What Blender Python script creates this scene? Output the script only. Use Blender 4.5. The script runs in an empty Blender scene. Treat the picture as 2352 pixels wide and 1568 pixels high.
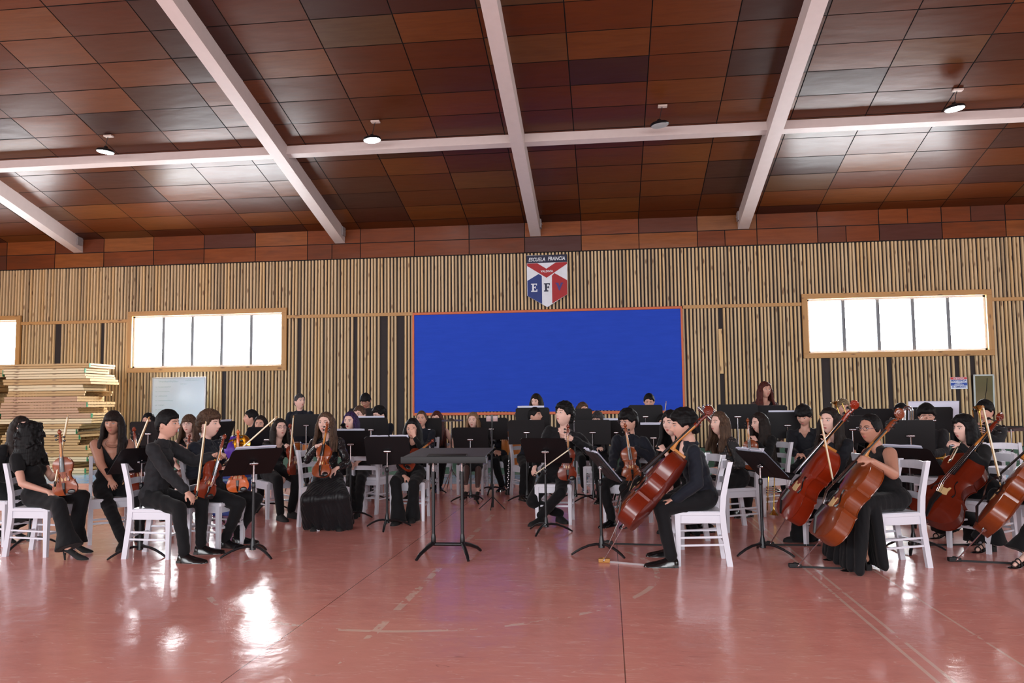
import bpy, bmesh, math, random
import numpy as np
from mathutils import Vector as V, Matrix, noise
pi = math.pi
S = bpy.context.scene
COL = S.collection
# ---------------------------------------------------------------- camera (pinhole fitted to the hall's own parallel lines)
FPX, CX, CY, EYE = 1831.0, 1176.0, 784.0, 1.40
_y = V((220.0, 136.0, FPX)).normalized()
_x = V((15443.0, -314.0, -1831.0)); _x = (_x - _y * _x.dot(_y)).normalized()
_z = _x.cross(_y)
RW = Matrix((_x, _y, _z)).transposed()          # world -> camera (x right, y down, z forward)
RC = RW.transposed()
def ray(px, py): return RC @ V((px - CX, py - CY, FPX))
def at(px, py, Y):                              # point seen at a pixel on the plane y = Y
    d = ray(px, py); return V((0, 0, EYE)) + d * (Y / d.y)
def fl(px, py, z=0.0):                          # point seen at a pixel on the height z
    d = ray(px, py); return V((0, 0, EYE)) + d * ((z - EYE) / d.z)
cam = bpy.data.objects.new('camera', bpy.data.cameras.new('camera')); COL.objects.link(cam)
cr, cd, cf = RC @ V((1, 0, 0)), RC @ V((0, 1, 0)), RC @ V((0, 0, 1))
mc = Matrix((cr, -cd, -cf)).transposed().to_4x4(); mc.translation = (0, 0, EYE)
cam.matrix_world = mc
cam.data.sensor_width = 36; cam.data.lens = 36 * FPX / 2352
S.camera = cam
S.view_settings.view_transform = 'Standard'; S.view_settings.look = 'None'
S.view_settings.gamma = 1; S.view_settings.use_curve_mapping = False
S.view_settings.exposure = 1.55
w = bpy.data.worlds.new('sky'); S.world = w; w.use_nodes = True
w.node_tree.nodes['Background'].inputs[0].default_value = (.8, .9, 1, 1)
w.node_tree.nodes['Background'].inputs[1].default_value = 1.0
def area(name, loc, size, rot, power, color=(1, 1, 1)):
    l = bpy.data.lights.new(name, 'AREA'); l.shape = 'RECTANGLE'; l.size, l.size_y = size
    l.energy = power; l.color = color
    o = bpy.data.objects.new(name, l); COL.objects.link(o); o.location = loc; o.rotation_euler = rot
    return o
area('rear_window_fill', (-2.5, -7.2, 3.3), (26, 2.6), (math.radians(80), 0, 0), 1050, (.93, .96, 1))  # added fill from behind, standing in for windows presumed behind the camera
area('left_fill_light', (-17.2, 4, 3.3), (14, 1.4), (math.radians(80), 0, math.radians(-90)), 330, (.9, .95, 1))  # added side fill; no window is built in the left wall
area('right_fill_light', (14.2, 5, 3.3), (14, 1.4), (math.radians(80), 0, math.radians(90)), 230, (.9, .95, 1))  # weaker added fill from the right, where the wall has no window

# ---------------------------------------------------------------- materials
_mats = {}
def lin(c): return tuple(((x / 255 + .055) / 1.055) ** 2.4 if x / 255 > .04045 else x / 255 / 12.92 for x in c)
class NT:
    def __init__(s, name):
        s.m = bpy.data.materials.new(name); s.m.use_nodes = True; s.t = s.m.node_tree
        s.b = s.t.nodes['Principled BSDF']
    def n(s, typ, **kw):
        nd = s.t.nodes.new(typ)
        for k, v in kw.items():
            if k.startswith('_'): setattr(nd, k[1:], v)
        return nd
    def l(s, a, b): s.t.links.new(a, b)
    def math(s, op, *a):
        nd = s.t.nodes.new('ShaderNodeMath'); nd.operation = op
        for i, v in enumerate(a):
            if isinstance(v, (int, float)): nd.inputs[i].default_value = v
            else: s.l(v, nd.inputs[i])
        return nd.outputs[0]
    def mix(s, f, a, b, typ='MIX'):
        nd = s.t.nodes.new('ShaderNodeMix'); nd.data_type = 'RGBA'; nd.blend_type = typ
        for i, v in ((0, f), (6, a), (7, b)):
            if isinstance(v, (int, float)): nd.inputs[i].default_value = v
            elif isinstance(v, tuple): nd.inputs[i].default_value = (*v[:3], 1)
            else: s.l(v, nd.inputs[i])
        return nd.outputs[2]
    def noise(s, vec, scale, detail=4, rough=.5, dist=0):
        nd = s.t.nodes.new('ShaderNodeTexNoise'); nd.inputs['Scale'].default_value = scale
        nd.inputs['Detail'].default_value = detail; nd.inputs['Roughness'].default_value = rough; nd.inputs['Distortion'].default_value = dist
        if vec is not None: s.l(vec, nd.inputs['Vector'])
        return nd.outputs['Fac']
    def pos(s, scale=(1, 1, 1), kind='Object', rot=(0, 0, 0)):
        tc = s.t.nodes.new('ShaderNodeTexCoord'); mp = s.t.nodes.new('ShaderNodeMapping')
        mp.inputs['Scale'].default_value = scale; mp.inputs['Rotation'].default_value = rot
        s.l(tc.outputs[kind], mp.inputs[0]); return mp.outputs[0]
    def ramp(s, f, stops, interp='LINEAR'):
        nd = s.t.nodes.new('ShaderNodeValToRGB'); cr_ = nd.color_ramp; cr_.interpolation = interp
        while len(cr_.elements) < len(stops): cr_.elements.new(.5)
        for e, (p, c) in zip(cr_.elements, stops):
            e.position = p; e.color = (*c, 1) if len(c) == 3 else c
        s.l(f, nd.inputs[0]); return nd.outputs[0]
    def attr(s, name):
        nd = s.t.nodes.new('ShaderNodeAttribute'); nd.attribute_name = name; return nd.outputs['Fac']
    def bump(s, h, strength=.3, dist=.01):
        nd = s.t.nodes.new('ShaderNodeBump'); nd.inputs['Strength'].default_value = strength; nd.inputs['Distance'].default_value = dist
        s.l(h, nd.inputs['Height']); s.l(nd.outputs[0], s.b.inputs['Normal'])
    def set(s, **kw):
        for k, v in kw.items():
            k = {'base': 'Base Color', 'rough': 'Roughness', 'metal': 'Metallic', 'spec': 'Specular IOR Level', 'coat': 'Coat Weight', 'coatr': 'Coat Roughness',
                 'em': 'Emission Color', 'ems': 'Emission Strength', 'sheen': 'Sheen Weight', 'trans': 'Transmission Weight', 'alpha': 'Alpha'}[k]
            if isinstance(v, (int, float)): s.b.inputs[k].default_value = v
            elif isinstance(v, tuple): s.b.inputs[k].default_value = (*v[:3], 1)
            else: s.l(v, s.b.inputs[k])
        return s.m
def M(name, rgb=(128, 128, 128), rough=.5, metal=0., var=.12, scale=8, bump=0, **kw):
    """plain procedural surface: a base colour broken up by noise"""
    if name in _mats: return _mats[name]
    t = NT(name); c = lin(rgb)
    nz = t.noise(t.pos(), scale, 4)
    t.set(base=t.mix(nz, tuple(x * (1 - var) for x in c), tuple(min(1, x * (1 + var)) for x in c)), rough=rough, metal=metal, **kw)
    if bump: t.bump(t.noise(t.pos(), bump[0], 3), bump[1], bump[2])
    _mats[name] = t.m; return t.m
def wood(name, a, b, axis=0, rough=.5, scale=1.0, coat=0., knots=True, attr=None, spec=.5):
    if name in _mats: return _mats[name]
    t = NT(name); sc = [14 * scale] * 3; sc[axis] = .9 * scale
    g = t.noise(t.pos(tuple(sc)), 1.6, 6, .6, .4)
    col = t.mix(g, lin(a), lin(b))
    if knots:
        vs = [9.] * 3; vs[axis] = 2.6
        vo = t.t.nodes.new('ShaderNodeTexVoronoi'); vo.inputs['Scale'].default_value = 1; t.l(t.pos(tuple(vs)), vo.inputs[0])
        k = t.ramp(vo.outputs['Distance'], [(.0, (1, 1, 1)), (.09, (1, 1, 1)), (.2, (0, 0, 0))])
        col = t.mix(t.math('MULTIPLY', k, .75), col, lin((95, 52, 30)))
    if attr:
        col = t.mix(1.0, col, t.ramp(t.attr(attr), [(0, (.62, .60, .60)), (.12, (.85, .82, .78)), (.6, (1, 1, 1)), (1, (1.0, .9, .74))]), 'MULTIPLY')
    t.set(base=col, rough=rough, coat=coat, spec=spec)
    _mats[name] = t.m; return t.m

# ---------------------------------------------------------------- mesh collector
def frame_z(d, up=V((0, 0, 1))):
    d = V(d).normalized()
    if abs(d.dot(up)) > .98: up = V((0, 1, 0))
    x = up.cross(d).normalized(); y = d.cross(x)
    return Matrix((x, y, d)).transposed()
class G:
    def __init__(s): s.v = []; s.f = []; s.m = []; s.a = []; s.cur = 0; s.av = 0.
    def add(s, vs, fs, m=None):
        o = len(s.v); s.v += [tuple(v) for v in vs]
        s.f += [tuple(i + o for i in f) for f in fs]
        s.m += [s.cur if m is None else m] * len(fs); s.a += [s.av] * len(fs)
    def box(s, c, size, rot=None, m=None, bev=0):
        x, y, z = [k / 2 for k in size]; b = min(bev, x * .9, y * .9, z * .9)
        if b <= 0:
            P = [V((i * x, j * y, k * z)) for i in (-1, 1) for j in (-1, 1) for k in (-1, 1)]
            F = [(0, 1, 3, 2), (4, 6, 7, 5), (0, 4, 5, 1), (2, 3, 7, 6), (0, 2, 6, 4), (1, 5, 7, 3)]
        else:
            bm = bmesh.new(); bmesh.ops.create_cube(bm, size=2)
            for v in bm.verts: v.co = V((v.co.x * x, v.co.y * y, v.co.z * z))
            bmesh.ops.bevel(bm, geom=bm.edges[:], offset=b, segments=2, affect='EDGES', profile=.6)
            bm.verts.index_update(); P = [v.co.copy() for v in bm.verts]; F = [tuple(v.index for v in f.verts) for f in bm.faces]; bm.free()
        if rot is not None: P = [rot @ p for p in P]
        c = V(c); s.add([p + c for p in P], F, m)
    def bar(s, p0, p1, w, h, m=None, up=V((0, 0, 1)), bev=0):
        p0, p1 = V(p0), V(p1); s.box((p0 + p1) / 2, (w, h, (p1 - p0).length), frame_z(p1 - p0, up), m, bev)
    def tube(s, pts, r, seg=8, m=None, caps=True, flat=1.0, closed=False):
        pts = [V(p) for p in pts]; n = len(pts); rr = r if isinstance(r, (list, tuple)) else [r] * n
        vs = []; prev = None
        for i, p in enumerate(pts):
            if closed: d = pts[(i + 1) % n] - pts[i - 1]
            else: d = (pts[min(i + 1, n - 1)] - pts[max(i - 1, 0)])
            d.normalize()
            if prev is None: fr = frame_z(d)
            else:
                x = prev - d * prev.dot(d)
                x = x.normalized() if x.length > 1e-4 else frame_z(d).col[0]
                fr = Matrix((x, d.cross(x), d)).transposed()
            prev = fr.col[0].copy()
            for k in range(seg):
                a = 2 * pi * k / seg; vs.append(p + fr @ V((math.cos(a) * rr[i], math.sin(a) * rr[i] * flat, 0)))
        fs = [(i * seg + k, i * seg + (k + 1) % seg, (i + 1) * seg + (k + 1) % seg, (i + 1) * seg + k) for i in range(n - 1) for k in range(seg)]
        if closed: fs += [((n - 1) * seg + k, (n - 1) * seg + (k + 1) % seg, (k + 1) % seg, k) for k in range(seg)]
        elif caps: fs += [tuple(range(seg - 1, -1, -1)), tuple((n - 1) * seg + k for k in range(seg))]
        s.add(vs, fs, m)
    def cone(s, p0, r0, p1, r1, seg=12, m=None, sq=1.0):      # tapered capsule with round ends
        p0, p1 = V(p0), V(p1); d = p1 - p0
        if d.length < 1e-5: d = V((0, 0, 1e-4)); p1 = p0 + d
        fr = frame_z(d); u = fr.col[2]; prof = []
        for k in range(0, 4): a = pi / 2 * k / 3.; prof.append((p0 - u * (r0 * math.cos(a)), r0 * math.sin(a)))
        for k in range(3, -1, -1): a = pi / 2 * k / 3.; prof.append((p1 + u * (r1 * math.cos(a)), r1 * math.sin(a)))
        vs = [prof[0][0]]
        for c, r in prof[1:-1]:
            for k in range(seg):
                a = 2 * pi * k / seg; vs.append(c + fr @ V((math.cos(a) * r, math.sin(a) * r * sq, 0)))
        vs.append(prof[-1][0]); nr = len(prof) - 2
        fs = [(0, 1 + (k + 1) % seg, 1 + k) for k in range(seg)]
        for i in range(nr - 1):
            for k in range(seg): fs.append((1 + i * seg + k, 1 + i * seg + (k + 1) % seg, 1 + (i + 1) * seg + (k + 1) % seg, 1 + (i + 1) * seg + k))
        L = len(vs) - 1; fs += [(L, 1 + (nr - 1) * seg + k, 1 + (nr - 1) * seg + (k + 1) % seg) for k in range(seg)]
        s.add(vs, fs, m)
    def ell(s, c, r, rot=None, m=None, nu=14, nv=9, fn=None):
        c = V(c); vs = []; fs = []
        for j in range(1, nv):
            t = pi * j / nv
            for i in range(nu):
                a = 2 * pi * i / nu; vs.append(V((math.sin(t) * math.cos(a), math.sin(t) * math.sin(a), math.cos(t))))
        vs = [V((0, 0, 1))] + vs + [V((0, 0, -1))]
        vs = [fn(v) if fn else V((v.x * r[0], v.y * r[1], v.z * r[2])) for v in vs]
        if rot is not None: vs = [rot @ v for v in vs]
        fs += [(0, 1 + i, 1 + (i + 1) % nu) for i in range(nu)]
        for j in range(nv - 2):
            for i in range(nu): fs.append((1 + j * nu + i, 1 + (j + 1) * nu + i, 1 + (j + 1) * nu + (i + 1) % nu, 1 + j * nu + (i + 1) % nu))
        L = len(vs) - 1; b = 1 + (nv - 2) * nu
        fs += [(L, b + (i + 1) % nu, b + i) for i in range(nu)]
        s.add([v + c for v in vs], fs, m)
    def prism(s, pts, z0, z1, mat3=None, org=(0, 0, 0), m=None):   # 2-D outline (x, y) extruded in z of the frame
        n = len(pts); R = mat3 or Matrix.Identity(3); o = V(org)
        vs = [o + R @ V((p[0], p[1], z)) for z in (z0, z1) for p in pts]
        s.add(vs, [tuple(range(n - 1, -1, -1)), tuple(range(n, 2 * n))] + [(i, (i + 1) % n, n + (i + 1) % n, n + i) for i in range(n)], m)
    def lathe(s, prof, seg=24, mat3=None, org=(0, 0, 0), m=None):
        R = mat3 or Matrix.Identity(3); o = V(org); n = len(prof); vs = []
        for r, z in prof:
            for k in range(seg): a = 2 * pi * k / seg; vs.append(o + R @ V((r * math.cos(a), r * math.sin(a), z)))
        s.add(vs, [(i * seg + k, i * seg + (k + 1) % seg, (i + 1) * seg + (k + 1) % seg, (i + 1) * seg + k) for i in range(n - 1) for k in range(seg)], m)
    def mesh(s, name, mats, smooth=True, attr=None, ang=40):
        me = bpy.data.meshes.new(name); me.from_pydata(s.v, [], s.f)
        for mt in (mats if isinstance(mats, (list, tuple)) else [mats]): me.materials.append(mt)
        me.polygons.foreach_set('material_index', s.m)
        if attr:
            at_ = me.attributes.new(attr, 'FLOAT', 'FACE'); at_.data.foreach_set('value', s.a)
        if smooth:
            me.polygons.foreach_set('use_smooth', [True] * len(s.f))
            if ang < 180: me.set_sharp_from_angle(angle=math.radians(ang))
        me.update(); return me
    def obj(s, name, mats, parent=None, smooth=True, attr=None, ang=40):
        return link(name, s.mesh(name, mats, smooth, attr, ang), parent)
def link(name, me, parent=None, mw=None):
    o = bpy.data.objects.new(name, me); COL.objects.link(o)
    if parent is not None: o.parent = parent
    if mw is not None: o.matrix_local = mw
    return o
def tag(o, label, cat, group=None, kind=None):
    if label: o['label'] = label
    if cat: o['category'] = cat
    if group: o['group'] = group
    if kind: o['kind'] = kind
    return o
def thing(name, label, cat, mw=None, group=None, loc=None, rz=0):
    o = bpy.data.objects.new(name, None); COL.objects.link(o); o.empty_display_size = .1
    if mw is not None: o.matrix_world = mw
    elif loc is not None: o.location = loc; o.rotation_euler = (0, 0, rz)
    return tag(o, label, cat, group)
def struct(o): o['kind'] = 'structure'; return o
def dup(o, parent=None, mw=None):
    c = o.copy(); COL.objects.link(c); c.parent = parent
    if mw is not None: c.matrix_world = mw
    for ch in kids.get(o.name, []): dup_child(ch, c)
    return c
kids = {}
def dup_child(ch, par):
    c = ch.copy(); COL.objects.link(c); c.parent = par; c.matrix_local = ch.matrix_local.copy()
    for g in ch.children: dup_child(g, c)
# ================================================================ THE HALL
WY = 18.0; ZT = 5.5; SL = 0.2643; XL, XR, YB = -18.0, 15.0, -8.0; RIDGE = 5.0
def roof_z(y): return ZT + SL * (WY - y) if y > RIDGE else ZT + SL * (WY - RIDGE) - SL * (RIDGE - y)
# floor -----------------------------------------------------------
t = NT('painted_floor')
tc = t.t.nodes.new('ShaderNodeTexCoord'); sp = t.t.nodes.new('ShaderNodeSeparateXYZ'); t.l(tc.outputs['Object'], sp.inputs[0])
X, Y = sp.outputs[0], sp.outputs[1]
n1 = t.noise(t.pos((.5, .5, .5)), 1.2, 5, .6); n2 = t.noise(t.pos(), 9, 5, .6)
col = t.mix(n1, lin((218, 142, 132)), lin((228, 162, 152)))
col = t.mix(t.math('MULTIPLY', n2, .35), col, lin((200, 116, 104)))
def scr(rot, sc, lo, c, k):
    global col
    f = t.noise(t.pos(sc, rot=(0, 0, rot)), 1, 2, .5, .6)
    f = t.ramp(f, [(lo, (0, 0, 0)), (lo + .010, (1, 1, 1)), (lo + .030, (0, 0, 0))])
    f = t.math('MULTIPLY', f, t.ramp(t.noise(t.pos(), 1.7 + rot, 2), [(.5, (0, 0, 0)), (.62, (1, 1, 1))]))
    col = t.mix(t.math('MULTIPLY', f, k), col, lin(c))
scr(.5, (2.0, 14, 1), .60, (236, 190, 178), .8); scr(1.3, (2.5, 18, 1), .60, (236, 190, 178), .8); scr(-.6, (3.5, 26, 1), .58, (238, 196, 184), .7); scr(.9, (5, 34, 1), .62, (238, 196, 184), .7)
scr(2.3, (1.6, 15, 1), .61, (234, 186, 174), .75); scr(3.0, (3, 20, 1), .60, (236, 196, 186), .7); scr(.1, (1.5, 12, 1), .66, (120, 60, 55), .4)
def band(v, c, hw): return t.math('LESS_THAN', t.math('ABSOLUTE', t.math('SUBTRACT', v, c)), hw)
def AND(*a):
    r = a[0]
    for b in a[1:]: r = t.math('MULTIPLY', r, b)
    return r
def GT(a, b): return t.math('GREATER_THAN', a, b)
def LT(a, b): return t.math('LESS_THAN', a, b)
worn = t.noise(t.pos(), 2.3, 3, .6); worn2 = t.noise(t.pos(), 14, 3, .6)
flake = GT(t.math('ADD', worn, t.math('MULTIPLY', worn2, .45)), .76)
flake2 = GT(t.math('ADD', worn, t.math('MULTIPLY', worn2, .35)), .56)
rr = t.math('SQRT', t.math('ADD', t.math('POWER', t.math('SUBTRACT', X, -1.45), 2), t.math('POWER', t.math('SUBTRACT', Y, 6.72), 2)))
white = [AND(band(X, -1.45, .028), flake, LT(Y, 13.68)), AND(band(rr, 1.82, .022), flake, LT(Y, 7.6)),
         AND(t.math('ADD', band(X, 1.585, .011), band(X, 1.665, .011)), flake2, LT(Y, 13.68)),
         AND(band(X, 2.12, .008), flake2, LT(Y, 11.)),
         AND(band(Y, 9.3, .018), band(X, -1.1, .19)), AND(band(Y, 8.18, .02), t.math('ADD', band(X, -1.1, .28), band(X, -1.82, .14))),
         AND(band(Y, 7.98, .015), band(X, -.42, .13), flake2), AND(band(X, -7.2, .025), flake2, LT(Y, 13.68)), AND(band(X, 6.5, .025), flake2, LT(Y, 13.68))]
wm = white[0]
for x_ in white[1:]: wm = t.math('MAXIMUM', wm, x_)
col = t.mix(t.math('MULTIPLY', wm, .8), col, lin((228, 196, 182)))
joint = t.math('MAXIMUM', band(X, .06, .0032), t.math('MAXIMUM', band(X, -1.97, .0032), t.math('MAXIMUM', band(X, 4.1, .005), band(X, -6.0, .005))))
col = t.mix(t.math('MULTIPLY', joint, .8), col, lin((70, 34, 32)))
bl = AND(GT(Y, 13.68), LT(Y, 15.39))
far = GT(Y, 15.39)
col = t.mix(bl, col, t.mix(n1, lin((112, 146, 178)), lin((134, 166, 194))))
col = t.mix(far, col, lin((84, 128, 112)))
rg = t.math('ADD', .085, t.math('MULTIPLY', t.noise(t.pos(), 3, 5, .65), .20))
t.set(base=col, rough=rg, spec=.5)
t.bump(t.math('ADD', t.noise(t.pos(), 2.2, 3, .5), t.math('MULTIPLY', t.noise(t.pos(), 30, 2, .5), .08)), .30, .03)
g = G(); g.box(((XL + XR) / 2, (WY + YB) / 2, -.05), (XR - XL, WY - YB, .1)); struct(g.obj('floor', t.m, smooth=False))
# windows in the back wall: outer casing rectangles x0,z0,x1,z1
WIN = [(-16.9, 2.30, -14.32, 3.66, 4), (-11.50, 2.20, -7.49, 3.68, 5), (4.26, 2.27, 8.17, 3.68, 5)]
BACK = M('dark_backing_board', (32, 20, 21), .7, var=.3)
BATT = wood('pine_batten', (228, 204, 166), (184, 154, 114), 2, .55, attr='rnd', spec=.3)
PINE = wood('pine_trim', (196, 150, 92), (160, 112, 58), 0, .5)
PINEV = wood('pine_trim_upright', (196, 150, 92), (160, 112, 58), 2, .5)
rnd = random.Random(4)
# back wall: board, green dado, battens in two tiers
g = G()
g.cur = 0; z0s = 0.35
def wallrect(x0, z0, x1, z1): g.box(((x0 + x1) / 2, WY + .06, (z0 + z1) / 2), (x1 - x0, .04, z1 - z0))
prev = XL
for a in WIN:
    wallrect(prev, 0, a[0] + .1, ZT + .1); wallrect(a[0] + .1, 0, a[2] - .1, a[1] + .1); wallrect(a[0] + .1, a[3] - .1, a[2] - .1, ZT + .1); prev = a[2] - .1
wallrect(prev, 0, XR, ZT + .1)
g.cur = 2; g.box(((XL + XR) / 2, WY + .01, .17), (XR - XL, .06, .34))
g.cur = 1
pitch = .0803; nb = int((XR - XL) / pitch)
GAP = [-13.35, -9.05, -7.22, -5.82, -5.15, -4.75, 2.50, 4.73, 7.42, 7.75, -12.2, 6.05]   # missing battens, lower tier
for i in range(nb):
    x = XL + (i + .5) * pitch
    wv = .050 + rnd.uniform(-.003, .003); x += rnd.uniform(-.004, .004)
    segs = [(3.49, 4.80, 0), (.36, 3.43, 1)]
    for a, b, tier in segs:
        if tier and any(abs(x - q) < .05 for q in GAP): continue
        parts = [(a, b)]
        for (wx0, wz0, wx1, wz1, _) in WIN:
            if wx0 - .02 < x < wx1 + .02:
                np_ = []
                for (p, q) in parts:
                    if q <= wz0 or p >= wz1: np_.append((p, q)); continue
                    if p < wz0: np_.append((p, wz0))
                    if q > wz1: np_.append((wz1, q))
                parts = np_
        for p, q in parts:
            if q - p < .02: continue
            g.av = rnd.random(); dx = rnd.uniform(-.006, .006); h = .022
            vs = [(x - wv / 2, WY + .04, p), (x + wv / 2, WY + .04, p), (x + wv / 2 - .006, WY - h + .022, p), (x - wv / 2 + .006, WY - h + .022, p)]
            g.add(vs + [(v[0] + dx, v[1], q) for v in vs], [(0, 3, 2, 1), (4, 5, 6, 7), (0, 1, 5, 4), (1, 2, 6, 5), (2, 3, 7, 6), (3, 0, 4, 7)])
struct(g.obj('wall_back', [BACK, BATT, M('green_dado_paint', (62, 96, 78), .5)], smooth=False, attr='rnd'))
# the rail between the tiers
g = G()
for x0, x1 in ((XL, -16.9), (-14.32, -11.5), (-7.49, -4.44), (1.7, 4.26), (8.17, XR)): g.box(((x0 + x1) / 2, WY - .005, 3.46), (x1 - x0, .05, .075), bev=.004)
struct(g.obj('trim_1', PINE, smooth=False))
# other walls
for nm, c, sz in (('wall_left', (XL - .05, 5, 4.5), (.1, 26, 9)), ('wall_right', (XR + .05, 5, 4.5), (.1, 26, 9)), ('wall_front', (-1.5, YB - .05, 4.5), (33, .1, 9))):
    g = G(); g.box(c, sz); struct(g.obj(nm, wood('pine_wall_boards', (188, 148, 98), (140, 100, 58), 2, .6, knots=False)))
# windows
PANE = NT('bright_glass'); PANE.set(base=(.9, .95, 1.), rough=.15, em=(.93, .97, 1.0), ems=14); PANE = PANE.m
ALU = M('white_window_frame', (196, 196, 200), .4)
DARKF = M('grey_window_bar', (120, 124, 130), .4)
for k, (x0, z0, x1, z1, n) in enumerate(WIN):
    g = G(); cw = .115
    for (a, b, c, d) in ((x0, z0, x1, z0 + cw), (x0, z1 - cw, x1, z1)): g.box(((a + c) / 2, WY - .01, (b + d) / 2), (c - a, .07, d - b), bev=.004)
    root = struct(g.obj('window_%d' % (k + 1), PINE, smooth=False))
    g = G()
    for (a, b, c, d) in ((x0, z0 + cw, x0 + cw, z1 - cw), (x1 - cw, z0 + cw, x1, z1 - cw)): g.box(((a + c) / 2, WY - .012, (b + d) / 2), (c - a, .068, d - b), bev=.004)
    g.obj('side_casing', PINEV, root, smooth=False)
    ix0, ix1, iz0, iz1 = x0 + cw, x1 - cw, z0 + cw, z1 - cw
    g = G(); s_ = .04
    g.box(((ix0 + ix1) / 2, WY + .06, iz0 + s_ / 2), (ix1 - ix0, .06, s_)); g.box(((ix0 + ix1) / 2, WY + .06, iz1 - s_ / 2), (ix1 - ix0, .06, s_))
    for e in (ix0 + s_ / 2, ix1 - s_ / 2): g.box((e, WY + .06, (iz0 + iz1) / 2), (s_, .06, iz1 - iz0))
    g.obj('window_frame', ALU, root, smooth=False)
    pw = (ix1 - ix0 - 2 * s_) / n
    for j in range(1, n):
        g = G(); xx = ix0 + s_ + pw * j
        g.box((xx, WY + .055, (iz0 + iz1) / 2), (.085, .045, iz1 - iz0 - .06), bev=.006)
        for u in (-.03, .03): g.box((xx + u, WY + .03, (iz0 + iz1) / 2), (.008, .02, iz1 - iz0 - .07))
        for q in range(12): g.box((xx, WY + .03, iz0 + .1 + q * (iz1 - iz0 - .2) / 11), (.06, .012, .006))
        g.obj('mullion', DARKF, root, smooth=False)
    for j in range(n):
        g = G(); g.box((ix0 + s_ + pw * (j + .5), WY + .09, (iz0 + iz1) / 2), (pw - .01, .006, iz1 - iz0 - .06)); g.obj('pane', PANE, root, smooth=False)
        g = G(); cx_ = ix0 + s_ + pw * (j + .5); g.tube([(cx_ - .04, WY + .02, iz0 + .05), (cx_ + .02, WY, iz0 + .055), (cx_ + .02, WY - .01, iz0 + .03)], .006, 6); g.obj('window_latch', DARKF, root)
# wood panels: fascia band (2 rows) and the pitched ceiling
t = NT('varnished_plywood')
pa = t.attr('rnd'); gr = t.noise(t.pos((1.2, 12, 12)), 1.4, 6, .62, .5)
big = t.noise(t.pos((.6, 1.5, 1.5)), 1.5, 4, .6)
c = t.ramp(pa, [(0, lin((60, 32, 28))), (.10, lin((70, 36, 26))), (.18, lin((84, 38, 15))), (.55, lin((96, 45, 17))), (.8, lin((106, 53, 21))), (.93, lin((114, 64, 28))), (1, lin((88, 60, 38)))])
c = t.mix(t.math('MULTIPLY', t.ramp(gr, [(.3, (1, 1, 1)), (.6, (0, 0, 0))]), .35), c, lin((70, 34, 20)))
c = t.mix(t.math('MULTIPLY', t.ramp(big, [(.55, (0, 0, 0)), (.75, (1, 1, 1))]), .35), c, lin((74, 48, 32)))
t.set(base=t.mix(1., c, (.86, .86, .86), 'MULTIPLY'), rough=t.math('ADD', .25, t.math('MULTIPLY', gr, .16)), spec=.22, coat=.06, coatr=.2)
t.bump(t.noise(t.pos((.8, 2, 2)), 1.5, 3, .5), .25, .03)
PLY = t.m
t2 = NT('varnished_plywood_fascia_lit'); PLYF = PLY.copy(); PLYF.name = 'varnished_plywood_fascia_lit'  # copy of the ceiling plywood, base colours lifted so the fascia looks lit
for nd in PLYF.node_tree.nodes:
    if nd.type == 'VALTORGB' and len(nd.color_ramp.elements) > 5:
        for e in nd.color_ramp.elements: e.color = tuple(min(1, q * 1.7) for q in e.color[:3]) + (1,)
SEAM = M('dark_seam', (14, 8, 6), .9)
def panel(g, P0, ux, uy, nrm, w_, h_, gap=.009):
    """thin sheet: P0 corner, in-plane axes ux/uy, nrm points into the room; slight warp"""
    a = g; nx, ny = 3, 2; vs = []; tx, ty, b = rnd.uniform(-.004, .004), rnd.uniform(-.004, .004), rnd.uniform(0, .006)
    for j in range(ny + 1):
        for i in range(nx + 1):
            u, v_ = gap + (w_ - 2 * gap) * i / nx, gap + (h_ - 2 * gap) * j / ny
            h = .012 + tx * (i / nx - .5) + ty * (j / ny - .5) + b * (1 if 0 < i < nx and j == 1 else 0)
            vs.append(P0 + ux * u + uy * v_ + nrm * h)
    fs = [(j * (nx + 1) + i, j * (nx + 1) + i + 1, (j + 1) * (nx + 1) + i + 1, (j + 1) * (nx + 1) + i) for j in range(ny) for i in range(nx)]
    g.av = rnd.random(); g.add(vs, fs, 0)
colx = [-.525 + 1.2945 * k for k in range(-14, 13)]
g = G()
for zz0, zz1 in ((4.80, 5.16), (5.16, 5.5)):
    for i in range(len(colx) - 1):
        cuts = [colx[i]] + ([colx[i] + .6] if rnd.random() < .15 else []) + [colx[i + 1]]
        for a_, b_ in zip(cuts, cuts[1:]): panel(g, V((a_, WY - .01, zz0)), V((1, 0, 0)), V((0, 0, 1)), V((0, -1, 0)), b_ - a_, zz1 - zz0)
g.box(((XL + XR) / 2, WY + .01, 5.15), (XR - XL, .03, .72), m=1)
struct(g.obj('trim_2', [PLYF, SEAM], smooth=True, attr='rnd', ang=30))
g = G(); ys = [18.0, 17.65] + [17.02 - .632 * k for k in range(0, 20)]; ys = [y for y in ys if y > RIDGE] + [RIDGE]
nr = V((0, -SL, -1)).normalized(); uy = V((0, -1, SL)).normalized(); cs = math.sqrt(1 + SL * SL)
for j in range(len(ys) - 1):
    for i in range(len(colx) - 1):
        panel(g, V((colx[i], ys[j], roof_z(ys[j]))), V((1, 0, 0)), uy, nr, 1.2945, (ys[j] - ys[j + 1]) * cs)
def slab(y0, y1, th=.02):
    vs = [(x, y, roof_z(y) + d) for x in (XL, XR) for y in (y0, y1) for d in (0, th)]
    g.add(vs, [(0, 2, 6, 4), (1, 5, 7, 3), (0, 1, 3, 2), (4, 6, 7, 5), (0, 4, 5, 1), (2, 3, 7, 6)], 1)
slab(RIDGE, WY)
g.av = .6
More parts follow.
